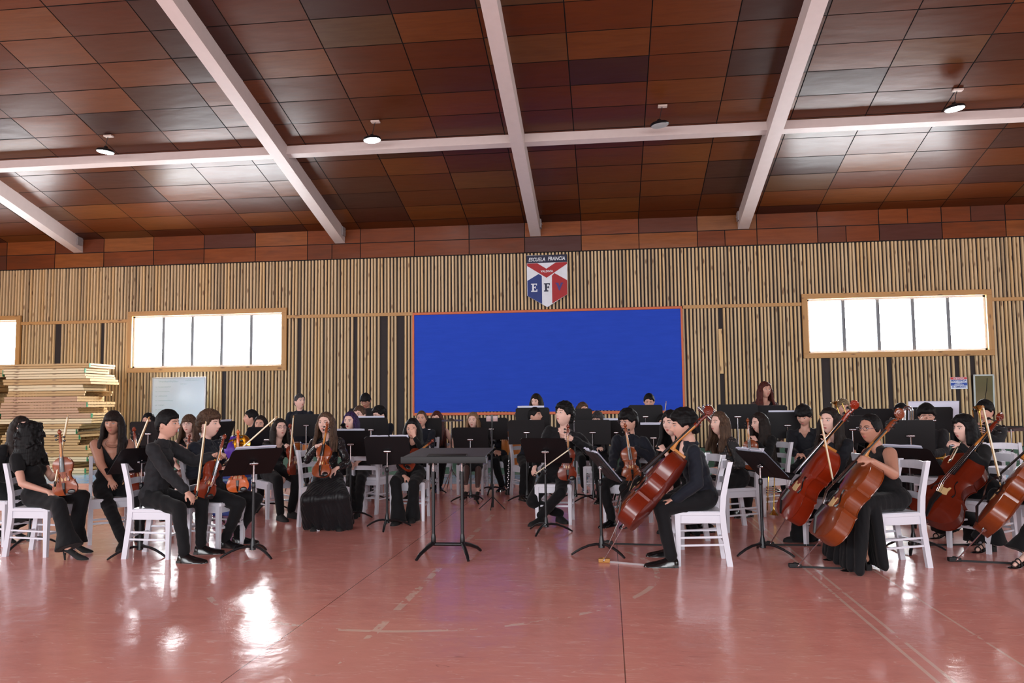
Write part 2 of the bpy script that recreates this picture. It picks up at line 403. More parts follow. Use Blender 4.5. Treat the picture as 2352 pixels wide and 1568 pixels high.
vs = [(XL, RIDGE, roof_z(RIDGE)), (XR, RIDGE, roof_z(RIDGE)), (XR, YB, roof_z(YB)), (XL, YB, roof_z(YB))]; g.add(vs, [(0, 1, 2, 3)], 0)
struct(g.obj('ceiling', [PLY, SEAM], smooth=True, attr='rnd', ang=30))
# beams and purlin
WHT = M('white_beam_paint', (206, 190, 186), .45, var=.06, bump=(14, .1, .01))
D = .31; k_ = 0
for xc in (-12.85, -6.2, -1.57, 3.07, 9.9):
    g = G(); y1 = RIDGE; x0, x1 = xc - .12, xc + .12
    pr = [(WY, 5.17), (y1, roof_z(y1) - D), (y1, roof_z(y1) + .01), (WY, roof_z(WY) + .01)]
    vs = [(x, y, z) for x in (x0, x1) for y, z in pr]
    g.add(vs, [(0, 1, 2, 3), (7, 6, 5, 4), (0, 4, 5, 1), (1, 5, 6, 2), (2, 6, 7, 3), (3, 7, 4, 0)])
    k_ += 1; b = tag(g.obj('ceiling_beam', WHT, smooth=False), None, None, None, 'structure'); b.name = 'trim_%d' % (2 + k_)
    g = G(); g.box((xc + (.14 if xc < 2 else -.14), WY - .18, 5.42), (.03, .2, .2), bev=.004)
    for q in (-.05, .05): g.lathe([(0, -.01), (.012, -.01), (.012, .01), (0, .01)], 8, Matrix.Rotation(pi / 2, 3, 'Y'), (xc + (.16 if xc < 2 else -.16), WY - .18 + q, 5.42))
    g.obj('fixing_plate', M('galvanised_plate', (150, 140, 140), .4), b, smooth=False)
g = G(); yp = 14.58
R_ = Matrix.Rotation(-math.atan(SL), 3, 'X')
for a_, b_ in ((XL, -12.97), (-12.73, -6.32), (-6.08, -1.69), (-1.45, 2.95), (3.19, 9.78), (10.02, XR)):
    g.box(((a_ + b_) / 2, yp, roof_z(yp) - .11), (b_ - a_, .16, .18), R_, bev=.004)
struct(g.obj('trim_9', WHT, smooth=False))
# hanging lamps ---------------------------------------------------
LEDON = NT('lit_led_disc'); LEDON.set(base=(1, 1, 1), em=(.9, .97, 1), ems=30); LEDON = LEDON.m
BLK = M('black_metal', (20, 20, 22), .4, .3, var=.2)
lamp_lab = ['lit round pendant lamp in the leftmost ceiling bay', 'lit round pendant lamp left of the middle beam', 'unlit dark round pendant lamp right of the middle beam', 'lit round pendant lamp at the upper right near the purlin']
for i, ((lx, ly), (hx, hy)) in enumerate((((242, 348), (246, 303)), ((855, 321), (868, 277)), ((1515, 287), (1527, 241)), ((2193, 249), (2210, 200)))):
    p = at(lx, ly, 13.9); h = V((p.x + .06, 13.9, roof_z(13.9)))
    r = thing('pendant_lamp', lamp_lab[i], 'lamp', loc=p, group='round lamps hanging from the ceiling')
    tilt = Matrix.Rotation(rnd.uniform(-.12, .12), 3, 'Y')
    g = G(); g.lathe([(0, .10), (.03, .10), (.05, .06), (.11, .05), (.155, .03), (.165, 0), (.15, -.012)], 32, tilt); g.obj('housing', BLK, r)
    g = G(); g.lathe([(.15, -.01), (.145, -.016), (0, -.018)], 32, tilt); g.obj('diffuser', LEDON if i != 2 else M('unlit_diffuser', (176, 178, 180), .4), r)
    g = G(); g.tube([V((0, 0, .1)), V((.02, 0, .18)), V((.03, 0, .24)), h - p + V((0, 0, -.02))], .006, 6); g.obj('cable', BLK, r)
    g = G(); g.box(h - p + V((0, 0, -.03)), (.16, .10, .03), bev=.004); g.obj('mounting_plate', M('pale_plate', (190, 170, 160), .5), r, smooth=False)
# blue board --------------------------------------------------------
p0, p1 = (-4.44, 1.12), (1.68, 3.47)
BLUE = NT('blue_felt'); bn = BLUE.noise(BLUE.pos((1, 1, 6)), 2, 4); BLUE.set(base=BLUE.mix(bn, lin((42, 72, 182)), lin((48, 80, 198))), rough=.9, spec=.1)
BLUE.bump(BLUE.noise(BLUE.pos((.7, 1, 8)), 2.5, 2), .5, .02)
root = thing('pin_board', 'huge blue felt board with orange frame on the slatted back wall', 'board', loc=((p0[0] + p1[0]) / 2, WY - .03, (p0[1] + p1[1]) / 2))
W_, H_ = p1[0] - p0[0], p1[1] - p0[1]
g = G(); nx, nz = 40, 14; vs = []
for j in range(nz + 1):
    for i in range(nx + 1):
        u, v_ = i / nx, j / nz; sag = -.018 * math.sin(pi * u * 5) * (1 - v_) ** 6
        vs.append(((u - .5) * (W_ - .06), -.03 + .004 * noise.noise(V((u * 9, v_ * 5, 0))), (v_ - .5) * (H_ - .10) + sag))
g.add(vs, [(j * (nx + 1) + i, j * (nx + 1) + i + 1, (j + 1) * (nx + 1) + i + 1, (j + 1) * (nx + 1) + i) for j in range(nz) for i in range(nx)])
g.box((0, .0, 0), (W_ - .06, .02, H_ - .16)); g.obj('felt_panel', BLUE.m, root)
ORG = M('orange_board_frame', (196, 92, 44), .5, var=.2)
for c_, s_ in (((0, -.02, H_ / 2 - .02), (W_, .05, .055)), ((0, -.015, -H_ / 2 + .02), (W_, .05, .06)), ((-W_ / 2 + .015, -.02, 0), (.045, .05, H_ - .08)), ((W_ / 2 - .015, -.02, 0), (.045, .05, H_ - .08))):
    g = G(); g.box(c_, s_, bev=.004); g.obj('frame_rail', ORG, root, smooth=False)
# shield --------------------------------------------------------------
sx, szc = -1.315, 4.13
root = thing('shield_sign', 'red, white and blue school shield reading ESCUELA FRANCIA above the blue board', 'sign', loc=(sx, WY - .06, szc))
def sp_(px, py): return ((px - 1122) / 675 * .93, -((py - 750) / 880 * 1.2) + (px - 1122) * -.00003)
SW = M('shield_white', (216, 220, 228), .5); SR = M('shield_red', (160, 18, 26), .6, var=.1); SB = M('shield_blue', (22, 46, 116), .6, var=.15); SN = M('shield_navy', (14, 18, 52), .6); SP = M('shield_violet', (58, 30, 110), .5)
RY = Matrix(((1, 0, 0), (0, 0, 1), (0, 1, 0)))     # outline (x, z), extrude along y
RYf = Matrix(((1, 0, 0), (0, 0, -1), (0, 1, 0)))   # extrusion towards -y
def flat(name, pts, mt, d0, d1, par=root):
    g = G(); g.prism([sp_(*p) for p in pts], d0, d1, RYf); return g.obj(name, mt, par, smooth=False)
flat('shield_board', [(790, 1000), (1122, 1192), (1458, 975), (1458, 310), (790, 320)], SW, 0, .03)
flat('title_band', [(790, 455), (1458, 437), (1460, 308), (788, 325)], SN, .03, .034)
flat('blue_field', [(797, 750), (985, 636), (1037, 668), (1037, 1140), (797, 1003)], SB, .03, .034)
flat('red_field', [(1204, 668), (1245, 622), (1454, 742), (1454, 977), (1204, 1130)], SR, .03, .034)
flat('red_chevron', [(795, 460), (797, 500), (1116, 700), (1454, 470), (1454, 440), (1270, 445), (1114, 548), (965, 455)], SR, .034, .037)
def text(name, s, size, loc, mt, par, sx_=1.0, shear=0, ext=.002, align='CENTER', rot=(pi / 2, 0, 0)):
    cu = bpy.data.curves.new(name, 'FONT'); cu.body = s; cu.size = size; cu.extrude = ext; cu.align_x = align; cu.align_y = 'CENTER'; cu.shear = shear; cu.resolution_u = 3; cu.offset = size * .022
    o = bpy.data.objects.new('tmp', cu); COL.objects.link(o); bpy.context.view_layer.update()
    me = bpy.data.meshes.new_from_object(o.evaluated_get(bpy.context.evaluated_depsgraph_get())); bpy.data.objects.remove(o); bpy.data.curves.remove(cu)
    me.name = name; me.materials.clear(); me.materials.append(mt)
    ob = link(name, me, par); ob.location = loc; ob.rotation_euler = rot; ob.scale = (sx_, 1, 1); return ob
a = sp_(958, 396); text('lettering', 'ESCUELA', .118, (a[0], -.037, a[1]), SW, root, .80, .18)
a = sp_(1282, 380); text('lettering', 'FRANCIA', .118, (a[0], -.037, a[1]), SW, root, .80, .18)
a = sp_(1122, 592); text('lettering', 'VALDIVIA', .068, (a[0], -.039, a[1]), SW, root, .95)
def letter(rects, px, py, mt):
    g = G(); ox, oz = sp_(px, py); k = .93 / 675
    for i_, (x0, y0, x1, y1) in enumerate(rects): g.box((ox + (x0 + x1) / 2 * k, -.036, oz - (y0 + y1) / 2 * k), ((x1 - x0) * k, .004 + .0006 * i_, (y1 - y0) * k))
    g.obj('lettering', mt, root, smooth=False)
letter([(0, 0, 95, 18), (0, 118, 100, 138), (18, 0, 48, 138), (48, 55, 75, 72), (68, 45, 78, 84), (84, 0, 98, 32), (88, 96, 102, 138)], 858, 798, SW)
letter([(0, 0, 95, 18), (0, 118, 72, 138), (18, 0, 50, 138), (50, 58, 80, 74), (72, 46, 84, 86), (84, 0, 98, 34)], 1070, 793, SN)
g = G()
for pts in ([(1268, 790), (1310, 788), (1335, 870), (1318, 915)], [(1350, 788), (1383, 786), (1332, 912), (1318, 915), (1320, 860)], [(1262, 786), (1312, 786), (1312, 800), (1262, 800)], [(1345, 785), (1388, 784), (1388, 798), (1345, 799)]):
    vz_ = .034 + .0006 * (len(g.v) // 8); g.prism([sp_(*p) for p in pts], .032, vz_ + .004, RYf)
g.obj('lettering', SP, root, smooth=False)
# whiteboard --------------------------------------------------------------
a0, a1 = at(350, 868, 17.6), at(469, 1000, 17.6)
W_, H_ = a1.x - a0.x, 1.25
root = thing('whiteboard', 'white whiteboard with faint green handwriting under the left window', 'whiteboard', loc=((a0.x + a1.x) / 2, 17.62, a0.z - H_ / 2))
g = G(); g.box((0, 0, 0), (W_, .02, H_), bev=.008); g.obj('board', M('whiteboard_enamel', (205, 224, 238), .25, var=.02), root)
g = G()
for c_, s_ in (((0, -.005, H_ / 2), (W_ + .03, .03, .025)), ((0, -.005, -H_ / 2), (W_ + .03, .03, .025)), ((-W_ / 2, -.005, 0), (.025, .03, H_)), ((W_ / 2, -.005, 0), (.025, .03, H_))): g.box(c_, s_, bev=.005)
g.obj('frame', M('aluminium', (170, 172, 178), .35, .6), root)
g = G()
def scribble(x, z, L, amp):
    n = max(4, int(L / .012)); g.tube([(x + L * i / n, -.0115, z + amp * math.sin(i * 1.9 + x * 9) * (.4 + rnd.random())) for i in range(n)], .0028, 4, flat=.5)
scribble(-W_ * .38, H_ * .43, .5, .018); scribble(W_ * .12, H_ * .45, .4, .014); scribble(W_ * .03, H_ * .38, .16, .01)
for q in range(9): scribble(-W_ * .44, H_ * (.33 - q * .085), .06, .01); scribble(-W_ * .38, H_ * (.33 - q * .085), rnd.uniform(.15, .42), .011)
g.obj('handwriting', M('green_marker', (120, 186, 176), .6), root)
for q in (-.4, .4):
    g = G(); g.bar((q * W_, .03, -H_ / 2 - (a0.z - H_)), (q * W_, .03, -H_ / 2), .04, .03); g.bar((q * W_, -.25, -H_ / 2 - (a0.z - H_) + .02), (q * W_, .3, -H_ / 2 - (a0.z - H_) + .02), .04, .04); g.obj('leg', M('aluminium', (170, 172, 178), .35, .6), root)
# notice, mirror, loose batten -------------------------------------------
root = thing('notice', 'small red, white and blue notice on the battens beside the mirror', 'sign', loc=(7.415, WY - .03, 1.69))
g = G(); g.box((0, 0, 0), (.34, .004, .25)); g.obj('sheet', M('notice_paper', (214, 222, 236), .6), root, smooth=False)
NR = M('notice_red', (206, 66, 66), .6); NB = M('notice_blue', (52, 84, 170), .6)
g = G(); g.box((0, -.003, .1), (.33, .003, .045)); g.obj('red_band', NR, root, smooth=False)
g = G(); g.box((0, -.003, -.022), (.33, .003, .06)); g.obj('blue_band', NB, root, smooth=False)
NW = M('notice_paper', (214, 222, 236), .6)
for s_, z, sz, mt in (('ATENCION', .1, .042, NW), ('MANTENGA', .05, .056, NB), ('LIMPIO Y', -.008, .034, NW), ('ORDENADO', -.037, .034, NW), ('EL GIMNASIO', -.082, .046, NB)):
    text('lettering', s_, sz, (0, -.006, z), mt, root, 1.0, ext=.0008)
root = thing('wall_mirror', 'tall narrow pale-framed mirror at the right of the slatted wall', 'mirror', loc=(7.885, WY - .08, 1.49), rz=0)
root.rotation_euler = (math.radians(3), 0, 0)
g = G(); g.box((0, 0, 0), (.36, .01, .70)); g.obj('glass', M('mirror_glass', (120, 132, 108), .12, .75, var=.15, scale=3), root, smooth=False)
g = G(); g.tube([(.07, -.008, .3), (.05, -.008, .05), (-.02, -.008, -.3)], .006, 5); g.obj('crack', BLK, root)
g = G()
for c_, s_ in (((0, -.005, .36), (.41, .03, .03)), ((0, -.005, -.36), (.41, .03, .03)), ((-.19, -.005, 0), (.03, .03, .74)), ((.19, -.005, 0), (.03, .03, .74))): g.box(c_, s_, bev=.004)
g.obj('frame', M('pale_mirror_frame', (188, 196, 196), .5), root, smooth=False)
g = G(); g.box((0, 0, 0), (.075, .03, .99), bev=.003)
o = tag(g.obj('loose_batten', wood('fresh_pine', (222, 188, 138), (204, 164, 110), 2, .6), smooth=False), 'single pale board nailed over a gap right of the blue board', 'board'); o.location = (2.5, WY - .04, 2.46); o.rotation_euler = (0, math.radians(-.3), 0)
# ================================================================ FURNITURE AND INSTRUMENTS (one of each, copied later)
PAINT = M('white_chair_paint', (206, 206, 216), .3, var=.04, scale=5)
def make_chair():
    """ladder-back chair; seat faces -y, origin on the floor under the seat"""
    ps = []
    g = G(); pts = [(-.215, -.21), (-.20, -.225), (.20, -.225), (.215, -.21), (.19, .19), (-.19, .19)]
    g.prism(pts, .425, .450); g.prism([(x * .93, y * .93) for x, y in pts], .448, .456); ps.append(('seat', g))
    g = G(); g.box((0, -.19, .39), (.36, .022, .065)); g.box((0, .175, .39), (.34, .022, .065))
    for s in (-1, 1): g.bar((s * .185, -.18, .39), (s * .172, .175, .39), .065, .022, up=V((1, 0, 0)))
    ps.append(('apron', g))
    for s in (-1, 1):
        g = G()
        for (z0, z1, w0, w1) in ((0, .43, .034, .046),):
            vs = [(s * .19 + i * w / 2, -.19 + j * w / 2, z) for z, w in ((z0, w0), (z1, w1)) for i, j in ((-1, -1), (1, -1), (1, 1), (-1, 1))]
            g.add(vs, [(3, 2, 1, 0), (4, 5, 6, 7), (0, 1, 5, 4), (1, 2, 6, 5), (2, 3, 7, 6), (3, 0, 4, 7)])
        ps.append(('leg', g))
        g = G(); prof = [(.235, 0), (.215, .15), (.192, .32), (.185, .45), (.195, .58), (.225, .72), (.262, .87)]; vs = []
        for y, z in prof:
            d = .024 if z < .6 else .021; vs += [(s * .175 - .017, y - d, z), (s * .175 + .017, y - d, z), (s * .175 + .017, y + d, z), (s * .175 - .017, y + d, z)]
        n = len(prof); fs = [(4 * i + k, 4 * i + (k + 1) % 4, 4 * i + 4 + (k + 1) % 4, 4 * i + 4 + k) for i in range(n - 1) for k in range(4)]
        g.add(vs, fs + [(3, 2, 1, 0), (4 * n - 4, 4 * n - 3, 4 * n - 2, 4 * n - 1)]); ps.append(('back_post', g))
    for z, y, h in ((.575, .196, .048), (.695, .219, .05), (.825, .252, .066)):
        g = G(); n = 8; vs = []
        for i in range(n + 1):
            x = -.165 + .33 * i / n; b = .028 * (1 - (x / .165) ** 2); ar = .010 * (1 - (x / .165) ** 2)
            vs += [(x, y + b - .008, z - h / 2 + ar * .4), (x, y + b + .008, z - h / 2 + ar * .4), (x, y + b + .008, z + h / 2 + ar), (x, y + b - .008, z + h / 2 + ar)]
        g.add(vs, [(4 * i + k, 4 * i + 4 + k, 4 * i + 4 + (k + 1) % 4, 4 * i + (k + 1) % 4) for i in range(n) for k in range(4)] + [(0, 1, 2, 3), (4 * n + 3, 4 * n + 2, 4 * n + 1, 4 * n)])
        ps.append(('slat', g))
    for s in (-1, 1):
        for z in (.17, .235):
            g = G(); g.bar((s * .19, -.18, z), (s * .177, .20, z + .01), .016, .016); ps.append(('stretcher', g))
    g = G(); g.bar((-.18, -.19, .21), (.18, -.19, .21), .016, .02); ps.append(('stretcher', g))
    g = G(); g.bar((-.17, .205, .20), (.17, .205, .20), .016, .02); ps.append(('stretcher', g))
    return [(nm, g.mesh('chair_' + nm, PAINT, smooth=False)) for nm, g in ps]
CHAIR = make_chair()
def chair(x, y, yaw, label):
    r = thing('ladder_back_chair', label, 'chair', loc=(x, y, 0), rz=yaw, group='white ladder-back chairs of the orchestra')
    for nm, me in CHAIR: link(nm, me, r)
    return r
DESK = M('stand_desk_black', (13, 11, 14), .5, var=.1, spec=.3)
CHR = M('chrome_tube', (190, 190, 196), .18, 1.0, var=.03)
STB = M('stand_black_metal', (22, 23, 27), .35, .2, var=.1)
PAP = M('sheet_paper', (206, 208, 226), .7, var=.02)
def stand_parts():
    ps = []
    g = G(); w, h, c = .255, .175, .025                     # desk plate hinges at its centre; back faces -y
    out = [(-w, -h), (w, -h), (w, h - c), (w - c, h), (-w + c, h), (-w, h - c)]
    XZ = Matrix(((1, 0, 0), (0, 0, -1), (0, 1, 0)))
    g.prism(out, 0, .004, XZ); g.box((0, .03, -h), (2 * w, .065, .004)); g.box((0, .062, -h + .008), (2 * w, .003, .018))
    g.box((0, -.003, 0), (.07, .004, 2 * h - .02))
    ps.append(('desk', g, DESK, 'D'))
    g = G(); g.lathe([(0, -.03), (.016, -.03), (.016, .03), (0, .03)], 12, Matrix.Rotation(pi / 2, 3, 'Y'), (0, -.025, 0)); g.ell((.034, -.025, 0), (.013, .013, .013)); g.ell((-.034, -.025, 0), (.010, .010, .010))
    ps.append(('tilt_knob', g, CHR, 'D'))
    g = G(); g.tube([(0, 0, .08), (0, 0, .66)], .0135, 10); g.lathe([(.0, .05), (.030, .06), (.026, .10), (.018, .15), (.0135, .17)], 12); g.lathe([(.013, .62), (.019, .63), (.019, .67), (.011, .68)], 12); ps.append(('lower_pole', g, STB, 'B'))
    g = G(); g.tube([(0, 0, 0), (0, 0, 1)], .0085, 8); ps.append(('upper_pole', g, CHR, 'U'))
    for k in range(3):
        a = 2 * pi * k / 3 + .35; d = V((math.cos(a), math.sin(a), 0)); g = G()
        pr = [(.010, .085), (.05, .092), (.12, .082), (.19, .058), (.25, .028), (.285, .006)]
        g.tube([d * r + V((0, 0, z)) for r, z in pr], [.018, .017, .016, .015, .014, .011], 8, flat=.75)
        ps.append(('stand_leg', g, STB, 'B'))
    return [(n, g.mesh('stand_' + n, m), k) for n, g, m, k in ps]
STAND = stand_parts()
def music_stand(base, piv_y, yaw, tilt, label, pages=0, folder=0, rot0=0., wide=1.0, pxs=0):
    """base = floor pixel of the pole, piv_y = pixel row of the desk hinge; yaw = way the reader faces"""
    b = fl(*base); z = at(base[0] + pxs, piv_y, b.y).z
    r = thing('music_stand', label, 'music stand', loc=b, rz=math.radians(yaw), group='black music stands of the orchestra')
    T = Matrix.Translation((0, 0, z)) @ Matrix.Rotation(math.radians(tilt), 4, 'X')
    for n, me, k in STAND:
        if k == 'D': mw = T @ Matrix.Diagonal((wide, 1, 1, 1))
        elif k == 'U': mw = Matrix.Translation((0, -.02, .6)) @ Matrix.Diagonal((1, 1, max(.05, z - .6), 1)); me = me
        else: mw = Matrix.Rotation(rot0, 4, 'Z')
        if k == 'B': mw = Matrix.Translation((0, -.02, 0)) @ mw
        link(n, me, r, mw)
    for i in range(pages):
        g = G(); n = 6; vs = []; off = rnd.uniform(-.04, .04) + (0 if pages == 1 else (-.12 + .24 * i)); hh = .352 + rnd.uniform(-.01, .015) + folder * .06; ww = (.21 if pages > 1 else .40) + folder * .22
        for j in range(2):
            for q in range(n + 1):
                u = q / n - .5; vs.append((off + u * ww, .010 + .008 * math.sin(u * 6.2 + i) ** 2, -.165 + hh * j))
        g.add(vs, [(q, q + 1, n + 2 + q, n + 1 + q) for q in range(n)])
        g.add([(x, y + .004, z_ + .002) for x, y, z_ in vs], [(q, q + 1, n + 2 + q, n + 1 + q) for q in range(n)])
        g.box((off, .009, -.165 + hh - .002), (ww, .010, .006))
        o = g.obj('sheet_music', PAP); o.matrix_world = r_mw(r) @ T
        tag(o, (('left ', 'right ')[i] if pages > 1 else '') + 'white music page on the ' + label.replace('black music stand', 'stand'), 'sheet music', 'sheet music on the stands')
        if len(o['label'].split()) > 16: o['label'] = ' '.join(o['label'].split()[:16])
    return r
def r_mw(r): return Matrix.Translation(r.location) @ Matrix.Rotation(r.rotation_euler.z, 4, 'Z')

# violin family: body along +z, front towards -y. unit = body length
OUT = [(0, .0), (.004, .10), (.02, .175), (.05, .228), (.10, .268), (.16, .286), (.22, .284), (.275, .268), (.32, .244), (.355, .228), (.372, .236), (.385, .240), (.392, .218),
       (.42, .186), (.46, .163), (.50, .155), (.54, .158), (.58, .172), (.61, .192), (.628, .212), (.64, .208), (.655, .204), (.70, .219), (.76, .232), (.81, .232), (.86, .217), (.91, .184), (.95, .136), (.98, .08), (.996, .035), (1.0, .0)]
def varn(name, a, b, rough=.16):
    t = NT(name); gq = t.noise(t.pos((26, 26, 3)), 1.2, 4, .6); fl_ = t.noise(t.pos((3, 3, 40)), 1.5, 3, .5)
    c = t.mix(gq, lin(a), lin(b)); c = t.mix(t.math('MULTIPLY', fl_, .3), c, lin(tuple(x * .7 for x in a)))
    t.set(base=c, rough=.3, coat=.35, coatr=.12, spec=.4); return t.m
EBO = M('ebony', (18, 18, 20), .28, var=.15)
BRI = M('maple_bridge', (206, 172, 122), .6)
NECKM = M('amber_neck_wood', (176, 112, 50), .35)
def fiddle(kind, VAR, L=1.0):
    """kind: violin or cello; returns list of (name, mesh, children)"""
    cello = kind == 'cello'; B = .755 if cello else .357
    rib = .118 if cello else .034; arch = .030 if cello else .015; ov = .006 if cello else .003
    def W(z): 
        for (z0, w0), (z1, w1) in zip(OUT, OUT[1:]):
            if z0 <= z <= z1: return w0 + (w1 - w0) * (z - z0) / max(1e-6, z1 - z0)
        return 0
    res = []
    n = 12; yf, yb = -rib / 2, rib / 2
    def plate(sgn):
        g = G(); vs = []
        for z, w in OUT:
            ww = w * B + ov
            for i in range(n + 1):
                u = -1 + 2 * i / n; e = (1 - u * u); ez = min(1, 4 * z * (1 - z) * 1.6)
                vs.append((u * ww, sgn * (rib / 2 + ov * .8 + arch * (e ** .8) * ez), z * B))
        m_ = len(OUT); fs = [(j * (n + 1) + i, j * (n + 1) + i + 1, (j + 1) * (n + 1) + i + 1, (j + 1) * (n + 1) + i) for j in range(m_ - 1) for i in range(n)]
        if sgn > 0: fs = [f[::-1] for f in fs]
        g.add(vs, fs)
        for s_ in (0, n):                                   # rim edge
            o = len(g.v); rim = []
            for j, (z, w) in enumerate(OUT):
                x = (w * B + ov) * (-1 if s_ == 0 else 1); rim += [(x, sgn * (rib / 2 + ov * .8), z * B), (x * .985, sgn * (rib / 2 - ov * .2), z * B)]
            g.add(rim, [(2 * j, 2 * j + 1, 2 * j + 3, 2 * j + 2) for j in range(m_ - 1)])
        return g.mesh(kind + '_plate', VAR, ang=60)
    g = G(); pts = [(w * B, z * B) for z, w in OUT] + [(-w * B, z * B) for z, w in OUT[-2:0:-1]]
    g.prism(pts, -rib / 2, rib / 2, Matrix(((1, 0, 0), (0, 0, -1), (0, 1, 0)))); res.append(('ribs', g.mesh(kind + '_ribs', VAR, ang=30)))
    res.append(('front_plate', plate(-1))); res.append(('back_plate', plate(1)))
    yo = yf - ov
    def ay(z, x=0): w = W(z) * B + ov; return -(rib / 2 + ov * .8 + arch * max(0, 1 - (x / w) ** 2) ** .8 * min(1, 6.4 * z * (1 - z)))
    for s_ in (-1, 1):
        g = G(); P = []
        for k in range(11):
            q = k / 10; z = .36 + .21 * q; x = s_ * (.128 - .052 * q + .018 * math.sin(q * 2 * pi)) * B * 1.0
            P.append((x, ay(z, x) - .0012, z * B))
        r_ = .0075 * B / .755 * 1.4; g.tube(P, [r_ * 1.9, r_ * 1.3, r_ * .8, r_ * .8, r_, r_, r_, r_ * .8, r_ * .8, r_ * 1.2, r_ * 1.6], 6, flat=.35); res.append(('f_hole', g.mesh(kind + '_f_hole', EBO)))
    k = B / .755; hb = .088 * k if cello else .034; zb = .465 * B; yb_ = ay(.465) - hb
    g = G(); g.prism([(-.045 * k, 0), (-.03 * k, 0), (-.02 * k, .02 * k), (.02 * k, .02 * k), (.03 * k, 0), (.045 * k, 0), (.04 * k, .5 * hb), (.045 * k, hb * .92), (0, hb * 1.02), (-.045 * k, hb * .92), (-.04 * k, .5 * hb)], -.006 * k, .006 * k, Matrix(((1, 0, 0), (0, 0, 1), (0, -1, 0))), (0, ay(.465) + .003, zb))
    res.append(('bridge', g.mesh(kind + '_bridge', BRI, smooth=False)))
    zt0, zt1 = .02 * B, .33 * B
    g = G(); vs = []
    for z, w_, y in ((zt0, .012 * k, yf - ov - .012 * k), (zt0 + .5 * (zt1 - zt0), .024 * k, (yf + yb_) / 2 - .01 * k - arch * .5), (zt1, .032 * k, yb_ * .55 + ay(.33) * .45)):
        vs += [(-w_, y + .008 * k, z), (-w_ * .7, y - .006 * k, z), (w_ * .7, y - .006 * k, z), (w_, y + .008 * k, z)]
    g.add(vs, [(4 * i + j, 4 * i + (j + 1) % 4, 4 * i + 4 + (j + 1) % 4, 4 * i + 4 + j) for i in range(2) for j in range(4)] + [(0, 1, 2, 3), (11, 10, 9, 8)]); res.append(('tailpiece', g.mesh(kind + '_tailpiece', EBO, smooth=False)))
    NL = .28 if cello else .13                                    # neck, body edge to nut
    zn = B + NL; yn = yf - .012 * k - (.018 if cello else .006); zfb = .60 * B if cello else .62 * B
    yfb = yb_ + (.012 * k); hw0, hw1 = (.031, .016) if cello else (.021, .012)
    g = G(); vs = []
    for z, hw, y in ((zfb, hw0, yfb + .002), (zn, hw1, yn)):
        th = .012 * k + .004
        vs += [(-hw, y + th, z), (-hw, y + th * .4, z), (-hw * .5, y, z), (hw * .5, y, z), (hw, y + th * .4, z), (hw, y + th, z)]
    g.add(vs, [(i, (i + 1) % 6, 6 + (i + 1) % 6, 6 + i) for i in range(6)] + [(5, 4, 3, 2, 1, 0), (6, 7, 8, 9, 10, 11)]); res.append(('fingerboard', g.mesh(kind + '_fingerboard', EBO, smooth=False)))
    g = G(); hz = B + .0
    y9 = yfb + (yn - yfb) * (B - zfb) / (zn - zfb) + .016 * k
    g.tube([(0, y9 + .02 * k, B - .004), (0, y9 + .012 * k, B + NL * .14), (0, y9 + .002 + .25 * (yn - y9), B + NL * .3), (0, yn + .014 * k + .002, zn)], [hw1 * 1.5, hw1 * 1.2, hw1 * 1.05, hw1 * 1.0], 10)
    g.box((0, (y9 + yb * .6) / 2, B + .004 * k), (hw1 * 1.9, yb * .6 - y9, .03 * k), bev=.004)
    res.append(('neck', g.mesh(kind + '_neck', NECKM)))
    kk = k if cello else k * 1.25
    g = G(); L1 = .135 * kk                                        # pegbox and scroll curve back
    P = [(0, yn + .018 * kk, zn - .004), (0, yn + .02 * kk, zn + L1 * .5), (0, yn + .036 * kk, zn + L1)]
    g.tube(P, [hw1 * 1.25, hw1 * 1.2, hw1 * .9], 8)
    sc = V((0, yn + .022 * kk, zn + L1 + .035 * kk)); Rx = Matrix.Rotation(pi / 2, 3, 'Y')
    for s_ in (-1, 1):
        g.lathe([(0, s_ * .033 * kk), (.008 * kk, s_ * .033 * kk), (.010 * kk, s_ * .026 * kk), (.019 * kk, s_ * .025 * kk), (.021 * kk, s_ * .017 * kk), (.034 * kk, s_ * .016 * kk), (.037 * kk, s_ * .006 * kk), (.036 * kk, 0)], 18, Rx, sc)
    g.tube([sc + V((0, .036 * kk * math.cos(a), .036 * kk * math.sin(a))) for a in [-.9 + .35 * i for i in range(12)]], .010 * kk, 6)
    res.append(('scroll', g.mesh(kind + '_scroll', VAR)))
    for i in range(4):
        s_ = -1 if i % 2 else 1; z = zn + L1 * (.2 + .22 * i); g = G(); ex = .075 * kk if cello else .034 * 1.0
        c0 = V((0, yn + .022 * kk, z)); g.tube([c0 - V((s_ * hw1 * 1.4, 0, 0)), c0 + V((s_ * ex * .75, 0, 0))], .005 * kk + .001, 6)
        g.ell(c0 + V((s_ * ex, 0, 0)), (.018 * kk + .002, .006 * kk + .001, .015 * kk + .002), nu=10, nv=6); res.append(('peg', g.mesh(kind + '_peg', EBO)))
    for i in range(4):
        g = G(); f = (i - 1.5) / 1.5; x0, x1, x2 = f * .018 * k, f * .024 * k, f * hw1 * .62
        g.tube([(x0, yb_ * .55 + ay(.33) * .45 - .01 * k, zt1), (x1, yb_ - .003 * k, zb), (x2, yn - .001, zn)], .0011 if cello else .0006, 4, caps=False); res.append(('string', g.mesh(kind + '_string', CHR)))
    if cello:
        g = G(); g.lathe([(0, -.02), (.014, -.02), (.018, 0), (.018, .01)], 12); g.tube([(0, 0, 0), (0, 0, -.36)], .005, 6); g.lathe([(.005, -.345), (.008, -.35), (.002, -.37)], 8); res.append(('endpin', g.mesh('cello_endpin', CHR)))
    else:
        g = G(); g.ell((.055, yf - .012, .028), (.034, .008, .026), nu=14, nv=6); g.box((.03, yf - .006, .01), (.05, .01, .018)); res.append(('chin_rest', g.mesh('violin_chin_rest', EBO)))
    return res
